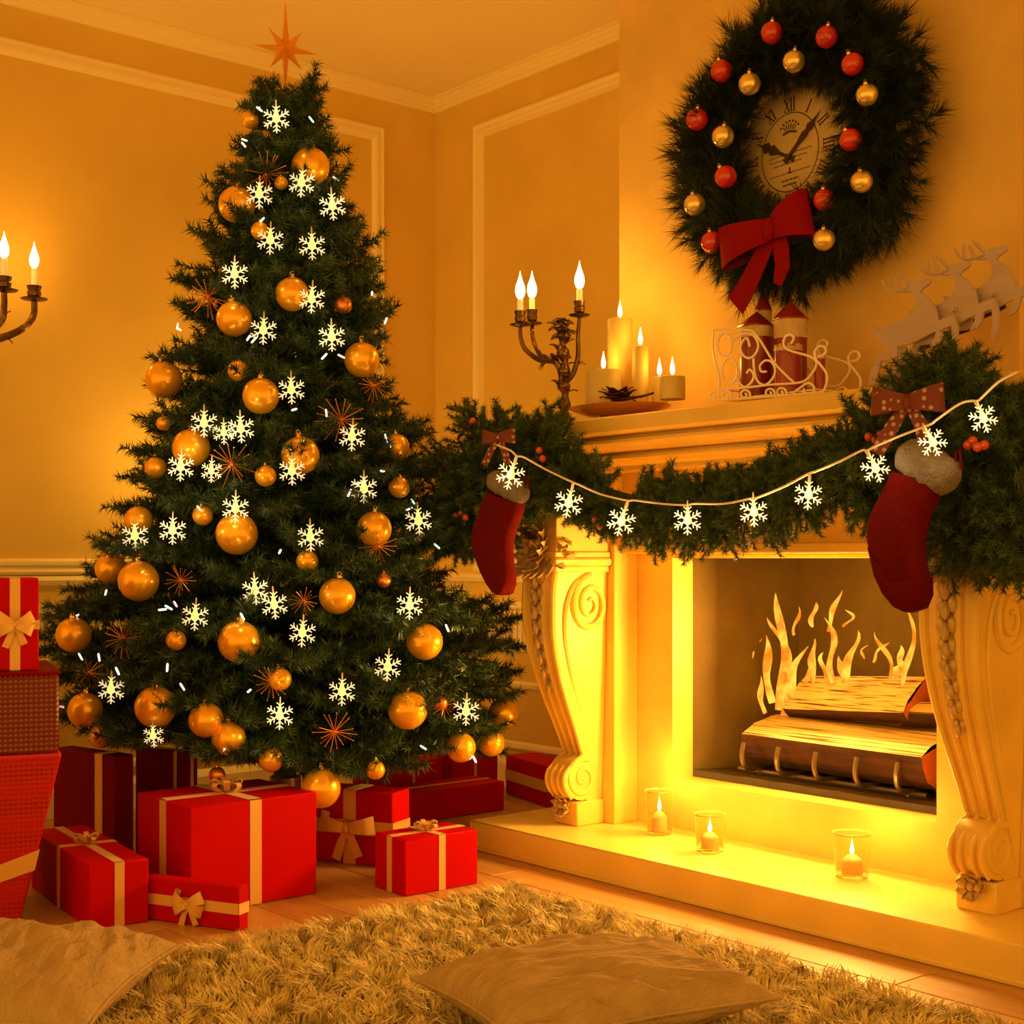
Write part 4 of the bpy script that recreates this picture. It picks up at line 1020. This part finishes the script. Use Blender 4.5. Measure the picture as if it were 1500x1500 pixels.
for pts, rr in (([(822, 545), (812, 530), (790, 527), (770, 512), (763, 495), (762, 479)], 0), ([(824, 540), (812, 528), (796, 522), (786, 505), (781, 488), (780, 469)], .10), ([(826, 560), (838, 550), (846, 525), (846, 495), (848, 468)], -.04)):
    n_ = len(pts); path = smooth_path([lc(x, y, rr*i/(n_-1)) for i, (x, y) in enumerate(pts)], 6)
    MB().tube(path, [.010-.004*i/(len(path)-1) for i in range(len(path))], 8).build('arm', 'bronze', ca)
    th = MB(); th.leaf(path[8], (path[8]-path[4])+Vector((0, 0, .02)), (0, 0, 1), .04, .016, .8, 2, .003, 8); th.leaf(path[10], (path[10]-path[6])-Vector((0, 0, .03)), (0, 0, -1), .035, .014, -.6, 2, .003, 8); th.build('leaf', 'bronze', ca)
    fpnt = taper_candle_arm(ca, path[-1], ch=.040)
    lamp(wloc(ca)+fpnt+Vector((0, 0, .02)), 1.9, WARM, .025, ca, 'candle_light')
# wall sconce
sd_ = 4.62
def sc(px, py, X): return pX(px, py, X)
so = sc(-70, 470, XA)
sn = thing('wall_sconce', 'bronze wall sconce with curved arms and lit candle bulbs', 'sconce', so)
MB().lathe([(.001, 0), (.05, 0), (.05, .008), (.035, .016), (.028, .03), (.012, .036)], 20, (0, 0, 0), (1, 0, 0)).build('wall_plate', 'bronze', sn)
MB().tube(smooth_path([(0.02, 0, .14), (.012, 0, .08), (.014, 0, 0), (.012, 0, -.08), (.02, 0, -.13)], 5), .018, 8).build('back_stem', 'bronze', sn)
ex_ = XA+.17
for i, (pts) in enumerate(([(-70, 478, XA+.04), (-30, 500, XA+.08), (5, 494, XA+.13), (35, 480, ex_), (49, 462, ex_), (50, 441, ex_)], [(-70, 475, XA+.04), (-50, 495, XA+.14), (-20, 490, XA+.22), (2, 470, XA+.25), (6, 448, XA+.25), (6, 428, XA+.25)], [(-70, 478, XA+.04), (-110, 500, XA+.08), (-145, 494, XA+.13), (-180, 470, ex_), (-188, 450, ex_), (-190, 441, ex_)])):
    path = smooth_path([sc(*q)-so for q in pts], 6); MB().tube(path, [.015-.005*k/(len(path)-1) for k in range(len(path))], 8).build('arm', 'bronze', sn)
    th = MB(); th.leaf(path[18], (path[18]-path[14])+Vector((0, 0, .03)), (0, 0, 1), .045, .018, .6, 2, .003, 8); th.leaf(path[12], (path[14]-path[10])-Vector((0, 0, .03)), (0, 0, -1), .04, .016, -.6, 2, .003, 8); th.build('leaf', 'bronze', sn)
    fpnt = taper_candle_arm(sn, path[-1], ch=.062, s=1.32)
    lamp(wloc(sn)+fpnt+Vector((0, 0, .02)), 1.2, WARM, .025, sn, 'candle_light')
# plate of candles
pl = pY(937, 604, 3.03)
pt = MB().lathe([(.0, 0), (.10, 0), (.13, .008), (.165, .022), (.170, .026), (.164, .027), (.12, .016), (.0, .012)], 40, (0, 0, .018), caps=False).lathe([(.05, 0), (.075, 0), (.06, .02)], 24).build('candle_plate', 'plate', None, loc=(pl.x, 2.945, MZ))
pt.scale = (1, .78, 1); tag(pt, 'round orange-brown plate holding pillar candles on the mantel', 'plate')
def pillar(label, px, ptop, w_, py_fl, Yd, lit=1.2):
    Yd -= .05; top = pY(px, ptop, Yd); d = (top-CAM).dot(FD); r = w_/2*d/F; z0 = MZ+.0465; h = top.z-z0
    t = thing('pillar_candle', label, 'candle', (top.x, Yd, z0), group='pillar candles on the plate')
    MB().lathe([(r*.97, 0), (r, .004), (r, h-.006), (r*.97, h), (r*.86, h+.001), (r*.6, h-.004), (0, h-.006)], 28, caps=False).build('wax', 'wax', t)
    MB().tube([(0, 0, h-.006), (.001, 0, h+.010)], .0014, 6).build('wick', 'wick', t)
    MB().lathe([(.002, 0), (.0065, .007), (.0075, .016), (.005, .030), (.002, .042), (.0004, .052)], 10, (0, 0, h+.006)).build('flame', 'flamebulb', t)
    lamp((top.x, Yd, z0+h+.045), lit, WARM, .018, t, 'candle_light')
pillar('tall thick cream pillar candle, tallest on the plate', 908, 468, 37, 450, 3.06, .5)
pillar('medium slim cream pillar candle between the tall and low ones', 938, 508, 24, 490, 3.04, .35)
pillar('low wide cream pillar candle at the candelabra end of the plate', 884, 543, 52, 530, 2.965, .35)
pillar('low cream pillar candle behind at the sleigh end of the plate', 966, 553, 24, 540, 3.05, .25)
pillar('low broad cream pillar candle at the sleigh end of the plate', 985, 552, 38, 535, 2.985, .3)
fw_ = thing('dried_flower', 'dark maroon dried flower lying in front of the plate candles', 'flower', pY(922, 580, 2.91)+Vector((0, 0, .0)))
fw_.location.z = MZ+.048; fw_.location.y = 2.865
fm = MB()
for k in range(18):
    a = k*2.4; el = .10+1.5*(k/18); d = Vector((math.cos(a), math.sin(a), el)); fm.leaf((0, 0, .002), d, (0, 0, 1), .075-.018*k/18, .038, .35, 2, .002, 7)
fm.build('petals', 'flower', fw_); MB().ball((0, 0, .012), .012, 10, 6).build('flower_centre', 'flower', fw_)
MB().tube(smooth_path([(.02, 0, .004), (.08, .015, .010), (.13, .01, .014)], 4), .004, 6).build('stalk', 'flower', fw_)
# sleigh
SX0, SY0, SK = 1020, 420, 1/5.357
def sl_pt(cx_, cy_, Yd): return pY(SX0+cx_*SK, SY0+cy_*SK, Yd)
so_ = sl_pt(560, 830, 2.96)
sg = thing('wire_sleigh', 'white wire sleigh with scrolling sides on the mantel', 'sleigh', (so_.x, 2.96, MZ))
def circ(x, y, rx, ry, t0=0, t1=2*PI, n=20): return [(x+rx*math.cos(t0+(t1-t0)*k/n), y+ry*math.sin(t0+(t1-t0)*k/n)) for k in range(n+1)]
def spir(x, y, r, a0, turns, n=26, sg_=1): return [(x+r*(1-.8*k/n)*math.cos(a0+sg_*turns*2*PI*k/n), y+r*(1-.8*k/n)*math.sin(a0+sg_*turns*2*PI*k/n)) for k in range(n+1)]
SC = [[(180, 800), (178, 700), (150, 600), (130, 480), (135, 360), (150, 338), (300, 335), (390, 340), (440, 352), (500, 420), (600, 580), (700, 690), (765, 750)],
      [(180, 808), (400, 790), (600, 768), (820, 750), (900, 690), (940, 620), (930, 570), (870, 540), (780, 515), (710, 490), (685, 450), (695, 400), (730, 375), (765, 400), (745, 445)],
      [(1000, 820), (1025, 740), (1020, 680), (980, 620), (940, 570), (930, 510), (960, 470), (1000, 470), (1018, 505), (990, 540), (955, 545)],
      [(280, 430), (330, 385), (390, 365), (450, 385), (485, 450), (470, 520), (420, 560), (370, 540), (345, 480), (370, 420), (400, 405), (420, 470)],
      [(450, 560), (455, 650), (480, 740), (540, 770), (600, 720), (620, 650), (590, 590), (540, 580), (500, 620), (510, 665), (550, 665)],
      [(310, 700), (350, 770), (390, 785), (440, 740), (450, 690), (420, 650), (395, 680)],
      circ(222, 455, 55, 88), circ(262, 660, 60, 100)]
for x in (135, 235, 380, 575, 665): SC.append([(x+55, 900-x*.05)]+spir(x, 868-x*.055, 45, .6, 1.3, sg_=-1))
SC.append([(760, 835), (820, 790), (880, 755), (925, 790), (915, 830), (870, 840), (840, 820), (850, 800)])
SC.append([(100, 895), (500, 870), (1000, 825)])
base_y = {2.90: 0, 3.05: 0}
for Yd in (2.90, 3.04):
    for c_ in SC:
        # draw on the near plane, reuse the same metric shape on the far plane
        P3 = [sl_pt(x, y, 2.90) for x, y in c_]; P3 = [Vector((q.x, Yd, max(q.z, MZ+.003))) for q in P3]
        MB().tube(smooth_path(P3, 4), .0032, 6).build('wire_scroll', 'whitewire', sg, True)
for x, y in ((180, 805), (820, 750), (390, 340), (600, 768)):
    a = sl_pt(x, y, 2.90); MB().tube([(a.x, 2.90, a.z), (a.x, 3.04, a.z)], .0024, 6).build('crossbar', 'whitewire', sg, True)
a = sl_pt(200, 800, 2.90); b = sl_pt(990, 745, 2.90)
MB().box(a.x, b.x-.02, 2.905, 3.035, MZ+.022, MZ+.026).build('sleigh_floor', 'whitewire', sg, True)
SFZ = MZ+.0265
cs = thing('castle_ornament', 'glossy dark red toy castle with pointed roofs riding in the sleigh', 'ornament', (sl_pt(600, 700, 2.97).x, 2.97, SFZ))
for (x0, x1, yap, yrf, ybd, Yd, white) in [(340, 610, 195, 320, 0, 2.985, .03), (615, 868, 112, 265, 0, 2.99, .05), (462, 590, 20, 195, 0, 3.025, .045), (615, 830, None, 480, 0, 2.935, .01), (925, 1010, None, 545, 0, 2.96, .008)]:
    a, b = sl_pt(x0, yrf, Yd), sl_pt(x1, yrf, Yd); d = (a-CAM).dot(FD); r = min((x1-x0)*SK/2*d/F, .05); x = (a.x+b.x)/2; zt = (a.z+b.z)/2; h = zt-SFZ
    tw = MB().lathe([(r, 0), (r, h-white), (r*1.02, h-white)], 24, (x, Yd, SFZ)).build('tower', 'castle_red', cs, True)
    MB().lathe([(r*1.02, h-white), (r*1.04, h-.003), (r*1.0, h)], 24, (x, Yd, SFZ)).build('tower_top', 'castle_white', tw, True)
    if yap is not None:
        zp = sl_pt((x0+x1)/2, yap, Yd).z; MB().lathe([(r*1.12, h), (r*1.1, h+.004), (.001, zp-SFZ)], 8 if r > .03 else 10, (x, Yd, SFZ)).build('roof', 'castle_red', cs, True, smooth=False)
    else:
        mr = MB()
        for k in range(8): q = k*PI/4; mr.box(x+r*.85*math.cos(q)-.004, x+r*.85*math.cos(q)+.004, Yd+r*.85*math.sin(q)-.004, Yd+r*.85*math.sin(q)+.004, zt-.001, zt+.008)
        mr.build('battlement', 'castle_white', tw, True, smooth=False)
# reindeer
DX0, DY0, DK = 1260, 340, 240/1286
DY = 2.93
def dp(x, y): return pY(DX0+x*DK, DY0+y*DK, DY)
d0 = dp(95, 1200)
rd = thing('reindeer_ornament', 'cream wooden cutout of three leaping reindeer on the mantel', 'ornament', (d0.x, DY, MZ))
BODY = [(548, 375), (545, 400), (515, 425), (490, 438), (470, 470), (520, 505), (560, 550), (590, 600), (605, 660), (613, 695), (660, 672), (733, 655), (763, 740), (758, 880), (723, 980), (706, 975), (722, 860), (712, 735), (650, 758), (633, 840),
        (603, 880), (543, 905), (583, 830), (592, 778), (540, 802), (460, 845), (390, 878), (330, 888), (292, 900), (290, 970), (250, 1000), (160, 1012), (140, 1100), (115, 1200), (60, 1205), (82, 1090), (122, 1005), (145, 970), (205, 940), (165, 870), (140, 830),
        (95, 785), (85, 735), (150, 765), (240, 720), (330, 690), (400, 640), (440, 570), (430, 505), (405, 465), (330, 472), (395, 435), (380, 410), (420, 380), (480, 378), (525, 362)]
HIND = [(330, 890), (345, 960), (300, 1030), (250, 1120), (215, 1160), (205, 1140), (240, 1070), (285, 990), (290, 900)]
ANT = [[(395, 420), (330, 450), (260, 465), (210, 450), (180, 410), (160, 375)], [(250, 465), (225, 420), (230, 345)], [(380, 410), (340, 375), (290, 320)], [(350, 380), (335, 335)], [(300, 460), (290, 400), (260, 350)]]
nd = Vector((0, 1, 0)); base = dp(0, 0)
def flat_poly(poly): return [((dp(x, y)-base).x, (dp(x, y)-base).z) for x, y in poly]
bp_, hp_ = flat_poly(BODY), flat_poly(HIND)
for i, (ox, oy) in enumerate(((0, 0), (247, -125), (477, -240))):
    sh = dp(95+ox, 1200+oy)-dp(95, 1200); o3 = Vector((base.x+sh.x, DY+.024*i, base.z+sh.z))
    mb = MB().prism(bp_, o3, (1, 0, 0), (0, 0, 1), nd, 0, .008)
    if i == 0: mb.prism(hp_, o3+Vector((0, .012, 0)), (1, 0, 0), (0, 0, 1), nd, 0, .008)
    dr = mb.build('reindeer', 'wood_deer', rd, True, smooth=False)
    am = MB()
    for a_ in ANT:
        P3 = [dp(x, y)-base+o3+Vector((0, .004, 0)) for x, y in a_]; am.tube(smooth_path(P3, 4), [.0042-.0016*k/(len(a_)*4-4) for k in range(len(a_)*4-3)], 6)
    am.build('antlers', 'wood_deer', dr, True)
    if i < 2:
        q = dp(420+ox, 760+oy); MB().tube([(q.x+.10, DY+.024*i+.006, q.z+.035), (q.x+.10, DY+.024*(i+1)+.002, q.z+.035)], .006, 8).build('joining_peg', 'wood_deer', dr, True)
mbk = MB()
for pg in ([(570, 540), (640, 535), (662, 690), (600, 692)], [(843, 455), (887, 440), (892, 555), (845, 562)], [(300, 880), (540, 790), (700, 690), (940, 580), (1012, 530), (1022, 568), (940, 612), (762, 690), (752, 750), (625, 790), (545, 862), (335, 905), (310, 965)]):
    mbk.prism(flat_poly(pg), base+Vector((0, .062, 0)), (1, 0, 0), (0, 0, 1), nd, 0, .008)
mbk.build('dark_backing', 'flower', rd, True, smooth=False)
MB().box(d0.x-.02, d0.x+.10, DY-.012, DY+.075, MZ-.0, MZ+.006).build('base', 'wood_deer', rd, True)

# ------------------------------------------------------------------ tealights
def tealight(px, py, w_, h_, label, e):
    p = pZ(px, py, HT); d = (p-CAM).dot(FD); r = w_/2*d/F; h = h_*d/F
    t = thing('tealight_glass', label, 'candle holder', (p.x, p.y, HT+.0008), group='candle glasses on the hearth')
    MB().lathe([(0, 0), (r*.8, 0), (r*.84, .003), (r, h), (r*1.02, h+.001), (r*.95, h+.001), (r*.80, .010), (0, .009)], 32, caps=False).build('glass', 'glass', t, ang=60)
    MB().lathe([(r*1.0, h), (r*1.06, h+.001), (r*1.06, h+.004), (r*.99, h+.004), (r*.98, h)], 32, caps=False).build('rim', 'goldpale', t)
    cn = MB().lathe([(0, .0102), (r*.55, .0102), (r*.55, h*.40), (r*.45, h*.46), (r*.2, h*.55), (0, h*.56)], 20, caps=False).build('candle', 'wax', t)
    MB().lathe([(.0008, h*.55), (.005, h*.6), (.006, h*.66), (.003, h*.78), (.0003, h*.9)], 8, caps=False).build('flame', 'flamebulb', cn)
    lamp((p.x, p.y-.0, HT+h+.05), e, (1, .58, .12), .03, t, 'candle_light')
tealight(966, 1222, 42, 62, 'glass candle holder with white candle nearest the carved console leg beside the tree', 1.0)
tealight(1040, 1248, 46, 54, 'glass candle holder with small white candle, middle one on the hearth', 1.1)
tealight(1248, 1286, 55, 64, 'glass candle holder with white candle below the burning logs', 1.2)

# ------------------------------------------------------------------ rug and pillows
rc = pZ(752, 1292, .045); RX0, RY1 = rc.x, rc.y; RX1, RY0 = RX0+2.7, RY1-1.75
rug = thing('shag_rug', 'beige shaggy long-pile rug spread before the hearth', 'rug', ((RX0+RX1)/2, (RY0+RY1)/2, 0))
MB().box(RX0, RX1, RY0, RY1, .001, .010, .003).build('backing', 'rugbase', rug, True)
n = 120000; r_ = np.random.default_rng(3)
bx = RX0+r_.random(n)*(RX1-RX0); by = RY0+r_.random(n)*(RY1-RY0)
keep = (bx*RT.x+by*RT.y > -1.9) & (bx*FD.x+by*FD.y > 1.75); bx, by = bx[keep], by[keep]; n = len(bx)
# clumped lean field
gx = np.floor(bx/.035+.5*np.sin(by*40)); gy = np.floor(by/.035+.5*np.sin(bx*37))
hsh = np.sin(gx*127.1+gy*311.7)*43758.5453; hsh -= np.floor(hsh); hs2 = np.sin(gx*269.5+gy*183.3)*24634.63; hs2 -= np.floor(hs2)
ang = hsh*2*PI+r_.normal(size=n)*.45+.8*np.sin(bx*5)+.6*np.cos(by*4); lean = .25+.75*hs2+r_.random(n)*.25
Ln = .036+.022*r_.random(n)+.010*hs2
D = np.stack([np.cos(ang), np.sin(ang), np.zeros(n)], 1); Sd = np.stack([-np.sin(ang), np.cos(ang), np.zeros(n)], 1)
Pb = np.stack([bx, by, np.full(n, .008)], 1); up = np.array([0, 0, 1.0])
w0 = (.0016+.0010*r_.random(n))[:, None]; Lc = Ln[:, None]; le = lean[:, None]
p1 = Pb+up*Lc*.55+D*Lc*le*.22; p2 = Pb+up*Lc*(.98-.28*le)+D*Lc*le*.72
V = np.stack([Pb-Sd*w0, Pb+Sd*w0, p1-Sd*w0*.9, p1+Sd*w0*.9, p2], 1).reshape(-1, 3)-np.array(rug.location)
b = (np.arange(n)*5)[:, None]
tri = np.concatenate([b+np.array([0, 1, 3]), b+np.array([0, 3, 2]), b+np.array([2, 3, 4])], 1).reshape(-1, 3)
me = bpy.data.meshes.new('pile'); me.vertices.add(len(V)); me.vertices.foreach_set('co', V.ravel())
me.loops.add(len(tri)*3); me.loops.foreach_set('vertex_index', tri.ravel().astype(np.int32))
me.polygons.add(len(tri)); me.polygons.foreach_set('loop_start', np.arange(0, len(tri)*3, 3, dtype=np.int32)); me.polygons.foreach_set('loop_total', np.full(len(tri), 3, dtype=np.int32))
me.materials.append(MATS['pile']); me.update(calc_edges=True); me.validate()
tag(link('pile', me, rug), kind='stuff')
def pillow(label, cen, rz, a, b_, h, seed, z0=.052, tilt=(0, 0)):
    t = thing('cushion', label, 'cushion', (cen.x, cen.y, z0), (tilt[0], tilt[1], rz)); N_ = 130
    def surf(sgn):
        vs = []
        for i in range(N_+1):
            for j in range(N_+1):
                u, v = 2*i/N_-1, 2*j/N_-1
                e = max(0, (1-abs(u)**2.4)*(1-abs(v)**2.4))**.5
                pin = 1-.09*(1-v*v)*abs(u)**3; pin2 = 1-.09*(1-u*u)*abs(v)**3
                x, y = u*a/2*pin, v*b_/2*pin2
                wx, wy = x+.05*noise.noise((x*5, y*5, seed)), y+.05*noise.noise((x*4+7, y*4, seed))
                rg = lambda fx, fy, o: (1-abs(noise.noise((wx*fx+o, wy*fy-o, seed)))*1.8)
                wr = .012*rg(3.5, 9, seed)+.012*rg(6, 22, 2.2)+.004*rg(11, 36, 5.1)-.015
                ce_ = .012*math.sin(14*(u+v)+seed)*(1-abs(u))*abs(v)**2
                z = h*.5+sgn*(h*.5*e)+(wr+ce_)*min(1, e*2.2)*(1 if sgn > 0 else .3)
                vs.append((x, y, z))
        q = N_+1; fs = [(i*q+j, (i+1)*q+j, (i+1)*q+j+1, i*q+j+1) for i in range(N_) for j in range(N_)]
        return vs, fs
    mb = MB(); mb.add(*surf(1)); mb.add(*surf(-1)); mb.build('cover', 'pillow', t, ang=180)
    loop = []
    for u, v in [(-1+2*k/16, -1) for k in range(16)]+[(1, -1+2*k/16) for k in range(16)]+[(1-2*k/16, 1) for k in range(16)]+[(-1, 1-2*k/16) for k in range(16)]:
        loop.append((u*a/2*(1-.09*(1-v*v)*abs(u)**3), v*b_/2*(1-.09*(1-u*u)*abs(v)**3), h*.5))
    MB().tube(loop, .005, 6, closed=True).build('seam', 'pillow', t)
cw = RT*.15+FD*2.645
pillow('wrinkled tan cushion lying on the middle of the rug', cw, YAW+math.radians(28), .55, .43, .14, 1.3, .026)
cw = RT*-.975+FD*2.66
pillow('wrinkled tan cushion lying near the pile of red gifts', cw, YAW+math.radians(86), .52, .55, .16, 4.1, .026)

# ------------------------------------------------------------------ rank look-alikes by height so that each label names one
from collections import defaultdict
lab = defaultdict(list)
for o in bpy.data.objects:
    if o.parent is None and o.get('group') and o.get('label'): lab[o['label']].append(o)
for l_, os_ in lab.items():
    if len(os_) < 2: continue
    os_.sort(key=lambda o: -o.location.z); n_ = len(os_)
    nm = ['higher', 'lower'] if n_ == 2 else ['highest', 'second highest', 'third highest', 'fourth highest', 'fifth highest', 'sixth highest'][:n_-1]+['lowest']
    for o, q in zip(os_, nm): o['label'] = l_+', '+q+' there'

# ------------------------------------------------------------------ lift low branches clear of the gift boxes
bpy.context.view_layer.update()
boxes = []
for g in bpy.data.objects:
    if g.name.startswith('gift_box') and g.parent is None:
        b_ = [c for c in g.children if c.name.startswith('box')][0]; v = np.array([q.co[:] for q in b_.data.vertices])
        boxes.append((np.array(b_.matrix_world.inverted()), v.min(0)-.004, v.max(0)+.004))
VC = {}
def inside(o):
    me = o.data
    if me.name not in VC:
        a = np.empty(len(me.vertices)*3); me.vertices.foreach_get('co', a); VC[me.name] = a.reshape(-1, 3)
    M = np.array(Matrix.Translation(tree.location) @ Matrix.LocRotScale(o.location, o.rotation_euler, o.scale)); p = VC[me.name]@M[:3, :3].T+M[:3, 3]
    if p[:, 0].min() < XA+.03: o.scale.x *= .93
    if p[:, 2].min() > .7: return False
    return any((((p@Mi[:3, :3].T+Mi[:3, 3]) > lo) & ((p@Mi[:3, :3].T+Mi[:3, 3]) < hi)).all(1).any() for Mi, lo, hi in boxes)
for o in [c for c in tree.children if c.name.startswith('branch')]:
    k = 0; inside(o); inside(o)
    while k < 8 and inside(o): o.rotation_euler[1] -= math.radians(3); o.location.z += .012; k += 1
    if k == 8 and inside(o): bpy.data.objects.remove(o)
